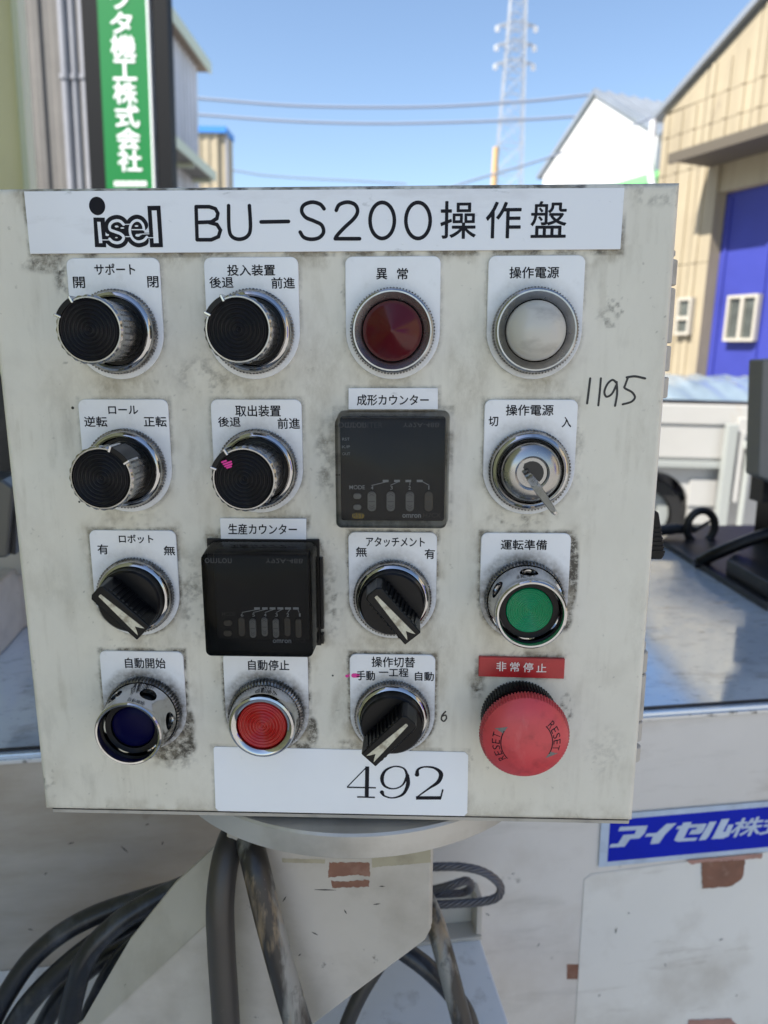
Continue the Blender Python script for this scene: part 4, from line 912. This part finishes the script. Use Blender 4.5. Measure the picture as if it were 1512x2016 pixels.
def pointer(kb, ang, z0=26.0):
    p_ = MB(); h = rad(17); n_ = 8
    o_ = [(14.4 * math.cos(-h + 2 * h * k / n_), 14.4 * math.sin(-h + 2 * h * k / n_)) for k in range(n_ + 1)] + [(12.2 * math.cos(h - 2 * h * k / n_), 12.2 * math.sin(h - 2 * h * k / n_)) for k in range(n_ + 1)]
    a_ = p_.prism(o_, 15, 30.3).build('pointer_tab', 'black', kb, rot=rad(ang), sharp=30, bevel=.15)
    for s in (-1, 1):
        q = MB().box(12.0, 15.0, -.55, .55, 20, 30.6).build('pointer_edge', 'chrome', kb, rot=rad(ang) + s * (h + .035), sharp=0, bevel=.25)
knobs = []
for (i, j, an, lbl) in ((0, 0, 137, 'chrome rotary knob for the support, top left'), (0, 1, 134, 'chrome rotary knob for the loading device'), (1, 0, 50, 'chrome rotary knob for the roll, pointer at upper right'), (1, 1, 141, 'chrome rotary knob for the unloading device, with pink mark')):
    if not knobs: kb = rotary(); kb.location = (COLX[j] * .001, ROWY[i] * .001, .0013)
    else:
        kb = again(knobs[0], cp, (COLX[j], ROWY[i], 1.3))
        for ch_ in list(kb.children):
            if ch_.name.startswith('pointer'): bpy.data.objects.remove(ch_)
    pointer(kb, an); kb['label'] = lbl; kb['group'] = 'rotary knobs'; knobs.append(kb)
mb = MB()
for k, (x, y, l) in enumerate(((437, 910, 8), (440, 914, 15), (443, 918, 13), (447, 921, 8))):
    a_ = onw(x, y, 31.2); b_ = onw(x + l, y - l * .35, 31.2); ribbon(mb, [(q[0] - COLX[1], q[1] - ROWY[1]) for q in (a_, b_)], .75, 29.9 + .03 * k)
mb.build('paint_spot', 'pink', knobs[3], sharp=0)
def lamp(i, j, m, prof, lbl):
    L_ = MB().lathe(prof, 96).build('pilot_lamp', m, cp, (COLX[j], ROWY[i], 1.3), 40)
    MB().lathe([(17.2, -1.1), (18.5, -1.1), (18.5, 4.2), (17.9, 4.8)], 4 * 82, kn(82, .45)).build('knurled_ring', 'knurl', L_, sharp=30)
    MB().lathe([(18.0, 4.82), (17.6, 6.6), (16.9, 7.2), (16.3, 7.2), (14.0, 5.2), (13.3, 4.6), (13.2, 1)], 96).build('bezel_ring', 'alu', L_, sharp=25)
    MB().lathe([(13.25, .5), (13.25, 2.2), (12.6, 2.4), (12.2, 2.4)], 64).build('seat_ring', 'black', L_)
    L_['label'] = lbl
dome = [(12.75, 2)] + [(12.75 * math.cos(rad(a_)), 5.0 + 8.2 * math.sin(rad(a_))) for a_ in range(0, 90, 6)] + [(0, 13.2)]
cone = [(12.75, 2), (12.75, 5.2)] + [(12.75 * (1 - q), 5.2 + 8.4 * (q * 1.0) ** .82) for q in np.linspace(.04, .9, 14)] + [(.6, 13.2), (0, 13.3)]
lamp(0, 2, 'redlens', cone, 'dark red fault lamp with pointed lens'); lamp(0, 3, 'whitelens', dome, 'milky white power lamp')
# key switch and its key
ks = MB().lathe([(14.2, .5), (13.4, 1.0), (13.3, 6.4), (12.8, 7.9), (11.6, 9.1), (9.6, 10.0), (7.6, 10.4), (6.9, 10.0), (6.6, 9.0), (0, 9.0)], 96).build('key_switch', 'chrome2', cp, (COLX[3], ROWY[1], 1.3), 30); ks['label'] = 'chrome key switch'
bezel(ks)
sl2 = MB().prism([(5.2 * math.cos(rad(a_)), 5.2 * math.sin(rad(a_))) for a_ in range(-70, 100, 17)] + [(-1.8, 5.0), (-3, 3.4)], 9.02, 9.3).build('key_slot', 'marker', ks, rot=rad(20), sharp=0)
kbase = onw(1033, 925, 10); ktip = onw(1093, 1011, 46)
key = thing('key', 'flat steel key sticking out of the key switch', 'key', PANEL_M)
A_, B_ = Vector((kbase[0], kbase[1], 9.5)), Vector((ktip[0], ktip[1], 46)); ax_ = (B_ - A_).normalized()
sd = ax_.cross(Vector((.35, .25, 1))).normalized(); sd = (Vector((.80, .60, 0)) - ax_ * Vector((.80, .60, 0)).dot(ax_)).normalized(); nn = ax_.cross(sd)
def key_part(name, w_, l0, l1, th, m):
    P_ = [(l0, -w_[0]), (l1 - 2, -w_[1]), (l1, -w_[1] * .5), (l1, w_[1] * .5), (l1 - 2, w_[1]), (l0, w_[0])]
    v_ = [tuple(A_ + ax_ * l + sd * q + nn * s) for s in (-th, th) for l, q in P_]; mm_ = MB(); n_ = len(P_)
    mm_.add(v_, [tuple(range(n_))[::-1], tuple(range(n_, 2 * n_))] + [(k, (k + 1) % n_, n_ + (k + 1) % n_, n_ + k) for k in range(n_)]); return mm_.build(name, m, key, sharp=0, bevel=.25)
Lk = (B_ - A_).length
key_part('blade', (1.2, 1.9), -6, Lk * .42, .7, 'chrome'); key_part('bow', (1.9, 1.2), Lk * .42 + .01, Lk, .8, 'chrome')
# black selectors
def selector():
    b_ = MB().lathe([(15.4, 1), (15.2, 6.5), (14.9, 10.2), (14.1, 11.0), (0, 11.0)], 96).build('selector_switch', 'black', cp, (COLX[0], ROWY[2], 1.3), 30)
    bezel(b_)
    h = MB(); P_ = [(-5.6, -13.8), (5.6, -13.8), (5.2, 12.5), (3.0, 14.2), (-3.0, 14.2), (-5.2, 12.5)]
    Q_ = [(-4.6, -15.2), (4.6, -15.2), (4.3, 12.0), (2.6, 13.2), (-2.6, 13.2), (-4.3, 12.0)]
    n_ = len(P_); v_ = [(x, y, 10.9) for x, y in P_] + [(x, y, 23.5) for x, y in Q_]
    h.add(v_, [tuple(range(n_))[::-1], tuple(range(n_, 2 * n_))] + [(k, (k + 1) % n_, n_ + (k + 1) % n_, n_ + k) for k in range(n_)])
    h.build('handle', 'black', b_, sharp=0, bevel=.5)
    g_ = MB()
    for k in range(9):
        y = -11.5 + 2.45 * k
        for s in (-1, 1):
            v_ = [(s * 5.5, y, 12), (s * 5.5, y + 1.2, 12), (s * 4.4, y + 1.2, 22.6), (s * 4.4, y, 22.6), (s * 6.1, y, 12), (s * 6.1, y + 1.2, 12), (s * 5.0, y + 1.2, 22.4), (s * 5.0, y, 22.4)]
            g_.add(v_, [(4, 5, 6, 7), (0, 1, 5, 4), (1, 2, 6, 5), (2, 3, 7, 6), (3, 0, 4, 7)])
    g_.build('grip_rib', 'black', b_, sharp=0)
    m_ = MB(); m_.prism([(0.0, 10.6), (.7, 10.4), (2.3, -13.9), (1.2, -12.4), (0, -10.2), (-1.2, -12.4), (-2.3, -13.9), (-.7, 10.4)], 23.52, 23.75).build('pointer_mark', 'cream', b_, sharp=0)
    return b_
sel0 = selector(); sel0.rotation_euler = (0, 0, rad(46)); sel0['label'] = 'black robot selector switch, handle turned to upper left'
o = again(sel0, cp, (COLX[2], ROWY[2], 1.3), rot=rad(40)); o['label'] = 'black attachment selector switch with worn mark'
o = again(sel0, cp, (COLX[2], ROWY[3], 1.3), rot=rad(-44)); o['label'] = 'black mode selector switch, tail turned to lower left'
# shrouded push buttons
def shroud_mesh():
    mb = MB(); R_ = [(17.6, 4.2), (17.3, 5), (16.9, 9), (16.4, 13), (16.0, 17), (15.7, 20.5), (15.9, 21.6), (15.7, 22.8), (15.1, 23.4), (14.3, 23.3), (13.9, 22.4), (14.0, 17), (14.6, 10), (15.4, 4.2), (17.6, 4.2)]
    mb.lathe(R_, 120); me = bpy.data.meshes.new('s'); me.from_pydata([tuple(c * .001 for c in q) for q in mb.v], [], mb.f)
    b = bmesh.new(); b.from_mesh(me); bmesh.ops.remove_doubles(b, verts=b.verts, dist=1e-7); bmesh.ops.recalc_face_normals(b, faces=b.faces); b.to_mesh(me); b.free()
    o = bpy.data.objects.new('s', me); COL.objects.link(o)
    cm = MB()
    for k in range(6):
        a_ = rad(60 * k); c_ = Vector((math.cos(a_), math.sin(a_), 0)); p0 = c_ * 9 + Vector((0, 0, 12.2)); p1 = c_ * 22 + Vector((0, 0, 12.2))
        cm.tube([p0, p1], 4.1, 28)
    m2 = bpy.data.meshes.new('c'); m2.from_pydata([tuple(c * .001 for c in q) for q in cm.v], [], cm.f)
    b = bmesh.new(); b.from_mesh(m2); bmesh.ops.recalc_face_normals(b, faces=b.faces); b.to_mesh(m2); b.free()
    o2 = bpy.data.objects.new('c', m2); COL.objects.link(o2)
    bo = o.modifiers.new('b', 'BOOLEAN'); bo.operation = 'DIFFERENCE'; bo.object = o2; bo.solver = 'EXACT'
    bpy.context.view_layer.update()
    res = bpy.data.meshes.new_from_object(o.evaluated_get(bpy.context.evaluated_depsgraph_get()))
    bpy.data.objects.remove(o); bpy.data.objects.remove(o2)
    return res
SH = shroud_mesh()
def grooved(R_, z, amp, pitch):
    return [(R_, z - 3), (R_, z - .3)] + [(r, z + amp * math.cos((R_ - r) / pitch * 2 * math.pi)) for r in np.linspace(R_ - .3, .2, int(R_ / pitch * 8))] + [(0, z + amp)]
def shrouded(i, j, lens, prof, lbl, rot):
    o = link('push_button', SH.copy(), 'chrome', cp, (COLX[j], ROWY[i], 1.3), 30); o.rotation_euler = (0, 0, rad(rot)); o['label'] = lbl
    MB().lathe([(16.8, -1.1), (18.5, -1.1), (18.5, 4.3), (17.7, 5.0)], 4 * 70, kn(70, .7)).build('knurled_ring', 'knurl', o, sharp=30)
    MB().lathe([(13.7, 3), (13.7, 15.6), (13.2, 16.6), (10.6, 16.6), (10.4, 15.5), (10.4, 14)], 72).build('inner_sleeve', 'black', o, sharp=30)
    MB().lathe(prof, 96).build('lens', lens, o, sharp=60)
shrouded(2, 3, 'greenlens', grooved(10.35, 17.4, .20, 1.05), 'green push button in a pierced chrome guard', 30)
shrouded(3, 0, 'bluelens', [(10.35, 12), (10.35, 15.4), (9.6, 16.2), (5, 16.8), (0, 16.9)], 'dark blue push button in a pierced chrome guard', 5)
o = MB().lathe([(17.4, 3), (16.9, 6), (16.3, 11.0), (16.0, 13.2), (15.4, 14.1), (14.4, 14.5), (13.2, 14.2), (12.3, 13.4), (11.9, 12.0), (11.8, 9)], 96).build('push_button', 'chrome', cp, (COLX[1], ROWY[3], 1.3), 30); o['label'] = 'flat red push button in a plain chrome bezel'
MB().lathe([(16.8, -1.1), (18.5, -1.1), (18.5, 4.3), (17.2, 5.0)], 4 * 70, kn(70, .7)).build('knurled_ring', 'knurl', o, sharp=30)
MB().lathe(grooved(11.7, 12.8, .40, 1.5), 96).build('lens', 'redbtn', o, sharp=60)
# emergency stop
def em(r, z, t_, i, k): return r - .75 * (k % 4 in (2, 3)) if i in (1, 2, 3) else r
ES = [(18.6, 14.0), (20.2, 14.3), (20.9, 15.5), (20.7, 18.2), (19.6, 20.0), (17.5, 21.7), (14.5, 23.3), (11, 24.5), (7, 25.4), (3.5, 25.8), (0, 25.9)]
es = MB().lathe(ES, 4 * 84, em).build('emergency_stop', 'estop', cp, (COLX[3], ROWY[3], 1.3), 28); es['label'] = 'red mushroom emergency stop button'
MB().lathe([(17, -1.2), (18.6, -1.2), (18.6, 6.4), (17.8, 7.2), (15.5, 7.6), (15.2, 14.0), (0, 14.0)], 4 * 72, lambda r, z, t_, i, k: r - .7 * (k % 4 in (2, 3)) if i in (1, 2) else r).build('base_ring', 'black', es, sharp=30)
def es_z(r): return float(np.interp(r, [p_[0] for p_ in ES[::-1]], [p_[1] for p_ in ES[::-1]]))
mb = MB()
def on_dome(x, y, lift=.12): return (x, y, es_z(math.hypot(x, y)) + lift)
def arc_text(s, a0, a1, r0, r1, face):
    n_ = len(s)
    for k, ch_ in enumerate(s):
        v_, f_ = glyphs(ch_, -.004); aa = a0 + (a1 - a0) * k / n_; ab = a0 + (a1 - a0) * (k + .72) / n_
        pts_ = []
        for (x, y) in v_:
            an = rad(aa + (ab - aa) * x); r = (r0 + (r1 - r0) * y); pts_.append(on_dome(r * math.cos(an), r * math.sin(an)))
        mb.add(pts_, f_)
arc_text('RESET', 222, 160, 12.2, 15.6, 1); arc_text('RESET', 42, -20, 12.2, 15.6, 1)
for a0, a1 in ((224, 152), (44, -28)):
    pts_ = [(11.7 * math.cos(rad(a0 + (a1 - a0) * k / 20)), 11.7 * math.sin(rad(a0 + (a1 - a0) * k / 20))) for k in range(21)]
    m0 = len(mb.v); ribbon(mb, pts_, .45, 0, True); mb.v[m0:] = [on_dome(x, y) for x, y, z in mb.v[m0:]]
mb.build('lettering', 'ink', es, sharp=0)
mb = MB()
for a_ in (158, -22):
    mb.add([on_dome(r * math.cos(rad(b2)), r * math.sin(rad(b2)), .14) for r, b2 in ((11.7, a_), (15.8, a_), (13.8, a_ - 7), (11.6, a_ - 19))], [(0, 1, 2, 3)])
mb.build('arrow_mark', 'greybox', es, sharp=0)

# ---- counters
def rrect(x0, x1, y0, y1, r, n=5):
    p = []
    for cx_, cy_, a0 in ((x1 - r, y1 - r, 0), (x0 + r, y1 - r, 90), (x0 + r, y0 + r, 180), (x1 - r, y0 + r, 270)):
        for k in range(n + 1): p.append((cx_ + r * math.cos(rad(a0 + 90 * k / n)), cy_ + r * math.sin(rad(a0 + 90 * k / n))))
    return p
def cover(parent, base, front, w0, w1, m):
    """open-backed moulded cover: rounded rectangle loops from the base to the front face"""
    mb = MB(); loops = []
    lp = lambda t_, ins, z, r: [(x, y, z) for x, y in rrect(*(base[q] * (1 - t_) + front[q] * t_ + (ins if q in (0, 2) else -ins) for q in range(4)), r)]
    loops = [lp(0, 0, w0, 3.2), lp(.92, 0, w1 - 1.0, 2.6), lp(.97, .25, w1 - .35, 2.5), lp(1, .9, w1, 2.2)]
    n_ = len(loops[0]); v_ = [q for l in loops for q in l]
    f_ = [(a_ * n_ + k, a_ * n_ + (k + 1) % n_, (a_ + 1) * n_ + (k + 1) % n_, (a_ + 1) * n_ + k) for a_ in range(3) for k in range(n_)] + [tuple(range(3 * n_, 4 * n_))]
    return mb.add(v_, f_).build('cover', m, parent, sharp=50)
def pill(parent, px, py, pw, ph, w, m, h=1.0, marks=True, lean=0):
    a_ = onw(px - pw / 2, py + ph / 2, w); b_ = onw(px + pw / 2, py - ph / 2, w)
    o = MB().prism(rrect(a_[0], b_[0], a_[1], b_[1], min(b_[0] - a_[0], b_[1] - a_[1]) * .48), w, w + h).build('counter_key', m, parent, sharp=30, bevel=.25)
    if marks and ph > pw:
        mk_ = MB(); cx_, w_ = (a_[0] + b_[0]) / 2, (b_[0] - a_[0]) * .28
        for s in (-1, 1):
            yc = (a_[1] + b_[1]) / 2 + s * (b_[1] - a_[1]) * .28
            for q in (0, 1.0): ribbon(mk_, [(cx_ - w_, yc + q - s * .0), (cx_, yc + q + s * .9), (cx_ + w_, yc + q)], .22, w + h + .03 + .02 * q)
        ribbon(mk_, [(cx_ - w_ * 1.2, (a_[1] + b_[1]) / 2), (cx_ + w_ * 1.2, (a_[1] + b_[1]) / 2)], .3, w + h + .05)
        mk_.build('key_mark', 'pillmark', parent, sharp=0)
    return o
def boxpx(mb, x0, y0, x1, y1, w): a_, b_ = onw(x0, y1, w), onw(x1, y0, w); mb.add([(a_[0], a_[1], w), (b_[0], a_[1], w), (b_[0], b_[1], w), (a_[0], b_[1], w)], [(0, 1, 2, 3)])
c1 = MB().prism(rrect(5.7, 53.0, 4.5, 52.2, 1.2), .02, 3).build('digital_counter', 'counter', cp, sharp=0, bevel=.4); c1['label'] = 'upper digital counter under a smoked cover'
V1 = lambda x, y: (640 + x / 5.815, 750 + y / 5.815)
w = 3.1; mb = MB(); fk = MB()
def t1(b_, s, x0, y0, x1, y1, wt=.004): p_, q_ = V1(x0, y0), V1(x1, y1); textpx(b_, s, p_[0], p_[1], q_[0], q_[1], w, wt)
t1(mb, 'MODE', 278, 1194, 455, 1240)
for s, x0, x1 in (('4', 525, 553), ('3', 746, 774), ('2', 953, 982), ('1', 1182, 1194)): t1(mb, s, x0, 1202, x1, 1244)
t1(mb, 'RST', 196, 650, 280, 682, -.004); t1(mb, 'K/P', 196, 738, 285, 770, -.004); t1(mb, 'OUT', 197, 818, 288, 850, -.004)
t1(mb, 'omron', 884, 1524, 1098, 1566, .02); t1(fk, 'H7CX', 1125, 1512, 1325, 1564)
t1(fk, 'COUNTER', 225, 474, 662, 538, .01)
for x0, x1, e in ((660, 727, (535, 1196)), (790, 857, (752, 1192)), (920, 985, (970, 1190)), (1050, 1117, (1190, 1194))):
    p_, q_ = V1(x0, 1132), V1(x1, 1158); boxpx(mb, p_[0], p_[1], q_[0], q_[1], w)
    sx_ = x1 - 12 if e[0] < x1 + 20 else x1 - 4; a_ = onw(*V1(sx_, 1152), w + .03); b_ = onw(*V1(*e), w + .03); ribbon(mb, [a_, b_], .32, w + .03)
mb.build('lettering', 'counterink', c1, sharp=0); fk.build('faint_lettering', 'faintink', c1, sharp=0)
for k, x in enumerate((536, 752, 970, 1185)): p_ = V1(x, 1376); pill(c1, p_[0], p_[1], 17, 39, w, 'pill' if k < 3 else 'pillbrown')
for y in (1316, 1442): p_ = V1(370, y); pill(c1, p_[0], p_[1], 16, 11, w, 'pill')
p_ = V1(379, 1542); yk = pill(c1, p_[0], p_[1], 24, 11, w, 'yellow', .5); lab(yk, 'yellow reset key')
mb = MB(); w = 3.75; t1(mb, 'RST', 325, 1516, 435, 1566, .0); mb.build('lettering', 'pillmark', c1, sharp=0)
cover(c1, (4.4, 55.1, 2.0, 54.8), (4.1, 53.6, 3.0, 52.0), .03, 12, 'smoke')
mb = MB(); p_, q_ = V1(160, 474), V1(470, 536); textpx(mb, 'omron', p_[0], p_[1], q_[0], q_[1], 12.04, 0, flip=True); p_, q_ = V1(890, 478), V1(1310, 530); textpx(mb, 'Y92A-48B', p_[0], p_[1], q_[0], q_[1], 12.04, 0, flip=True)
mb.build('embossed_lettering', 'faintink', c1, sharp=0)
fr = [(-57.8, -4.9, -57.5, -5.0)]
c2 = MB().prism(rrect(-53.2, -9.4, -52.4, -9.4, 1.2), 1.6, 8).build('digital_counter', 'counter', cp, sharp=0, bevel=.4); c2['label'] = 'lower digital counter under a dark deep cover'
MB().box(-57.9, -4.9, -57.5, -5.0, .02, 1.58).build('mounting_frame', 'black', c2, sharp=0, bevel=.3)
ya, yb = onw(632, 1237, 2)[1], onw(632, 1098, 2)[1]
MB().box(-4.85, -3.3, ya, yb, .03, 3.2).build('side_clip', 'black', c2, sharp=0, bevel=.3); yc, yd = onw(630, 1266, 2)[1], onw(630, 1247, 2)[1]
MB().box(-4.85, -3.5, yc, yd, .03, 3.2).build('side_clip', 'black', c2, sharp=0, bevel=.3)
V1 = lambda x, y: (380 + x / 5.6, 1010 + y / 5.6)
w = 8.1; mb = MB(); fk = MB()
for k, s in enumerate('654321'): x = (541, 668, 795, 920, 1045, 1175)[k]; t1(mb, s, x - 14 + 8 * (s == '1'), 1106, x + 14 - 4 * (s == '1'), 1142)
t1(fk, 'MODE', 320, 1090, 468, 1136); t1(mb, 'omron', 880, 1396, 1082, 1432, .012); t1(fk, 'H7CX', 1105, 1386, 1250, 1428)
for k, (x0, x1) in enumerate(((675, 737), (762, 822), (845, 908), (930, 995), (1015, 1080), (1102, 1165))):
    p_, q_ = V1(x0, 1040), V1(x1, 1064); boxpx(mb, p_[0], p_[1], q_[0], q_[1], w)
    a_ = onw(*V1(x1 - 10, 1060), w + .03); b_ = onw(*V1((541, 664, 795, 920, 1045, 1170)[k], 1096), w + .03); ribbon(mb, [a_, b_], .30, w + .03)
mb.build('lettering', 'counterink', c2, sharp=0); fk.build('faint_lettering', 'faintink', c2, sharp=0)
for k, x in enumerate((540, 665, 792, 918, 1043, 1168)): p_ = V1(x, 1262 if k % 2 else 1250); pill(c2, p_[0], p_[1], 11, 37, w, 'pill' if k in (1, 2, 3) else 'pillbrown', .9 + .5 * (k % 2))
for y in (1208, 1322): p_ = V1(388, y); pill(c2, p_[0], p_[1], 16, 11, w, 'pillbrown')
cover(c2, (-57.0, -5.7, -56.6, -5.8), (-54.6, -6.0, -54.2, -6.5), 1.6, 24, 'smokedark')
mb = MB(); w = 24.05
p_, q_ = V1(130, 498), V1(425, 552); textpx(mb, 'omron', p_[0], p_[1], q_[0], q_[1], w, .004, flip=True); p_, q_ = V1(800, 505), V1(1212, 552); textpx(mb, 'Y92A-48B', p_[0], p_[1], q_[0], q_[1], w, -.004, flip=True)
mb.build('embossed_lettering', 'faintink', c2, sharp=0)

# ------------------------------------------------------------------ stand under the panel
sd_ = thing('panel_stand', 'beige bracket arm with round flange carrying the control panel', 'stand', PANEL_M)
mb = MB().lathe([(0, -171), (118, -171), (120.5, -169), (120.5, -157), (119.5, -155.7), (70, -155.7), (0, -155.7)], 160); mb.v = [(x + 5, z, -y - 113.5) for x, y, z in mb.v]
mb.build('flange_disc', 'discpaint', sd_, sharp=30)
# folded plate bracket: front face, turned left facet and right flange
zf = -24.0
F1 = [onw(x, y, zf) for x, y in ((440, 1650), (851, 1650), (851, 1832), (838, 1853), (612, 2022), (500, 2110), (60, 2110), (180, 2014), (405, 1826))]
body_pts = [(-62, -171.2), (50.5, -171.2), (50.7, onw(851, 1830, zf)[1]), (47.5, onw(838, 1852, zf)[1]), onw(612, 2022, zf), onw(470, 2130, zf), onw(40, 2130, zf), onw(196, 2014, zf), onw(408, 1817, zf), onw(440, 1786, zf)]
MB().prism([(p_[0], p_[1]) for p_ in body_pts], zf - 4, zf).build('bracket_plate', 'armpaint', sd_, sharp=0, bevel=1.6)
MB().box(47.4, 51.2, onw(851, 1830, zf)[1] + 1, -171.2, zf - 62, zf - 1.5).build('bracket_flange', 'armpaint', sd_, sharp=0, bevel=1.2)
def on3(px, py, A, B, C_):
    n_ = (B - A).cross(C_ - A); d = ray(px, py); k = (A - CAMP * 1000).dot(n_) / d.dot(n_); q = CAMP * 1000 + d * k
    return (q.x, q.y, q.z)
R1 = Vector((*onw(412, 1812, zf - .3), zf - .3)); R2 = Vector((*onw(196, 2016, zf - .3), zf - .3)); R3 = Vector((*onw(345, 1745, zf - 22), zf - 22))
A4 = [on3(x, y, R1, R2, R3) for x, y in ((452, 1640), (440, 1785), (408, 1817), (196, 2016), (30, 2170), (-60, 2170), (160, 2016), (255, 1852), (345, 1740), (400, 1690))]
back = [(x, y, z - 3) for x, y, z in A4]; n_ = len(A4)
MB().add(A4 + back, [tuple(range(n_)), tuple(range(n_, 2 * n_))[::-1]] + [(k, (k + 1) % n_, n_ + (k + 1) % n_, n_ + k) for k in range(n_)]).build('bracket_fold', 'armpaint', sd_, sharp=0)
def spatch(m, pxs, z, jit, lbl):
    P_ = [onw(x, y, z) for x, y in pxs]; out = []
    for i in range(len(P_)):
        a_, b2 = P_[i], P_[(i + 1) % len(P_)]; q = max(2, int(math.dist(a_, b2) / 1.2))
        for k in range(q): out.append((a_[0] + (b2[0] - a_[0]) * k / q + random.uniform(-jit, jit), a_[1] + (b2[1] - a_[1]) * k / q + random.uniform(-jit, jit)))
    o = MB().prism(out, z - .04, z).build('paint_patch', m, sd_, sharp=0); o['label'] = lbl
z = zf + .08
spatch('rust', [(647, 1698), (728, 1698), (728, 1726), (700, 1722), (647, 1728)], z, .35, 'brown bare patch just below the flange')
spatch('rust', [(653, 1734), (690, 1735), (727, 1731), (726, 1746), (690, 1747), (655, 1748)], z, .45, 'ragged brown strip below the bare patch')
spatch('tape', [(555, 1690), (640, 1692), (640, 1700), (556, 1698)], z, .2, 'old tape remnant under the flange, left')
spatch('tape', [(732, 1690), (848, 1672), (848, 1698), (732, 1708)], z, .2, 'yellowed tape remnant under the flange, right')
mb = MB()
for (x, y, l, an) in ((640, 1752, 12, 0), (742, 1780, 4, 10), (620, 1838, 4, -30), (560, 1770, 4, 60), (680, 1795, 3, -60), (752, 1745, 3, 0), (590, 1880, 2, 50)):
    c = onw(x, y, z); dx, dy = l / 2 * math.cos(rad(an)), l / 2 * math.sin(rad(an)); ribbon(mb, [(c[0] - dx, c[1] - dy), c, (c[0] + dx, c[1] + dy)], [.2, .8, .2], z)
mb.build('scratch_mark', 'darksteel', sd_, sharp=0)

# ------------------------------------------------------------------ cables and wire rope (paths through photo points at their own depth, in mm from the panel plane)
def cable(m, pts, r, lbl, group='heavy black machine cables'):
    P_ = spline([(*onw(x, y, w_), w_) for x, y, w_ in pts], 14); o = P_[0].copy()
    mb = MB(); mb.tube([q - o for q in P_], r, 20)
    c = mb.build('cable', m, None, sharp=60); c.matrix_world = PANEL_M @ Matrix.Translation(o * .001); tag(c, lbl, 'cable', group)
cable('cablebrown', [(520, 1560, -75), (472, 1620, -50), (447, 1680, -22), (434, 1770, -10), (436, 1870, -7), (445, 2016, -4), (448, 2150, -4)], 7.6, 'dull brown grey cable hanging left in front of the bracket')
cable('cableold', [(470, 1570, -70), (484, 1630, -42), (500, 1690, -14), (524, 1790, -6), (553, 1900, -3), (590, 2030, 0), (630, 2160, 2)], 7.5, 'scuffed dark cable with pale worn streaks before the bracket')
cable('cable', [(560, 1740, -150), (430, 1735, -140), (345, 1752, -130), (180, 1805, -118), (78, 1872, -110), (12, 1960, -102), (-30, 2050, -98), (-60, 2160, -95)], 7.0, 'outermost black cable curving down at the lower left')
cable('cable', [(560, 1730, -120), (430, 1728, -112), (347, 1752, -102), (256, 1800, -92), (196, 1850, -84), (168, 1890, -80), (150, 1940, -78), (135, 2016, -76), (122, 2150, -74)], 7.2, 'pale scuffed black cable bending steeply down at the lower left')
cable('cable', [(420, 1770, -128), (300, 1800, -118), (235, 1828, -110), (166, 1872, -104), (104, 1925, -100), (50, 1984, -98), (10, 2050, -96), (-40, 2150, -94)], 7.2, 'black cable passing under the steep one at the lower left')
cable('cable', [(430, 1790, -118), (330, 1820, -106), (262, 1862, -98), (226, 1905, -94), (196, 1960, -92), (176, 2016, -90), (160, 2150, -88)], 7.0, 'dark cable tucked against the bracket at the lower left')
cable('cable', [(400, 1850, -138), (300, 1850, -130), (200, 1890, -124), (130, 1950, -120), (90, 2010, -118), (60, 2080, -116), (40, 2170, -114)], 7.0, 'lower black cable half hidden behind the other left cables')
cable('cableold', [(760, 1700, -125), (815, 1735, -112), (850, 1800, -92), (872, 1870, -80), (893, 1950, -72), (912, 2030, -68), (925, 2150, -66)], 6.6, 'worn cable coming down right of the bracket')
cable('cable', [(690, 1800, -120), (770, 1855, -110), (840, 1905, -102), (893, 1960, -98), (925, 2020, -94), (945, 2150, -90)], 6.6, 'black cable crossing behind the worn one below the bracket')
cable('cablebrown', [(760, 1880, -110), (720, 1940, -104), (690, 2000, -100), (670, 2060, -98), (650, 2160, -96)], 5.2, 'thin cable dropping behind the lower bracket edge')
def rope(pts, r, lbl, ci):
    P_ = spline([(*onw(x, y, w_), w_) for x, y, w_ in pts], 16); o = P_[0].copy()
    Q_ = [q - o for q in P_]; mb = MB(); s_ = 0; ph = [0]
    for a_, b2 in zip(Q_, Q_[1:]): s_ += (b2 - a_).length; ph.append(s_)
    for k in range(6):
        path = []; nx = None
        for i, q in enumerate(Q_):
            t_ = (Q_[min(i + 1, len(Q_) - 1)] - Q_[max(0, i - 1)]).normalized()
            if nx is None: nx = t_.cross(Vector((0, 0, 1))).normalized()
            nx = (nx - nx.dot(t_) * t_).normalized(); ny = t_.cross(nx); an = 2 * math.pi * k / 6 - ph[i] / 34 * 2 * math.pi
            path.append(q + (nx * math.cos(an) + ny * math.sin(an)) * r * .64)
        mb.tube(path, r * .37, 9)
    mb.tube(Q_, r * .36, 8)
    c = mb.build('wire_rope', 'rope', None, sharp=60); c.matrix_world = PANEL_M @ Matrix.Translation(o * .001); tag(c, lbl, 'wire rope', 'wire rope loops behind the bracket')
rope([(760, 1715, -205), (850, 1707, -200), (910, 1707, -200), (955, 1718, -200), (984, 1742, -200), (980, 1765, -200), (950, 1775, -200), (900, 1779, -200), (850, 1781, -200), (760, 1780, -200)], 3.5, 'large twisted wire rope loop beside the bracket', 0)
rope([(760, 1765, -215), (850, 1752, -210), (890, 1742, -205), (918, 1734, -207), (928, 1744, -212), (916, 1756, -216), (880, 1760, -214), (760, 1764, -214)], 3.4, 'small inner wire rope loop hooked on the channel', 1)
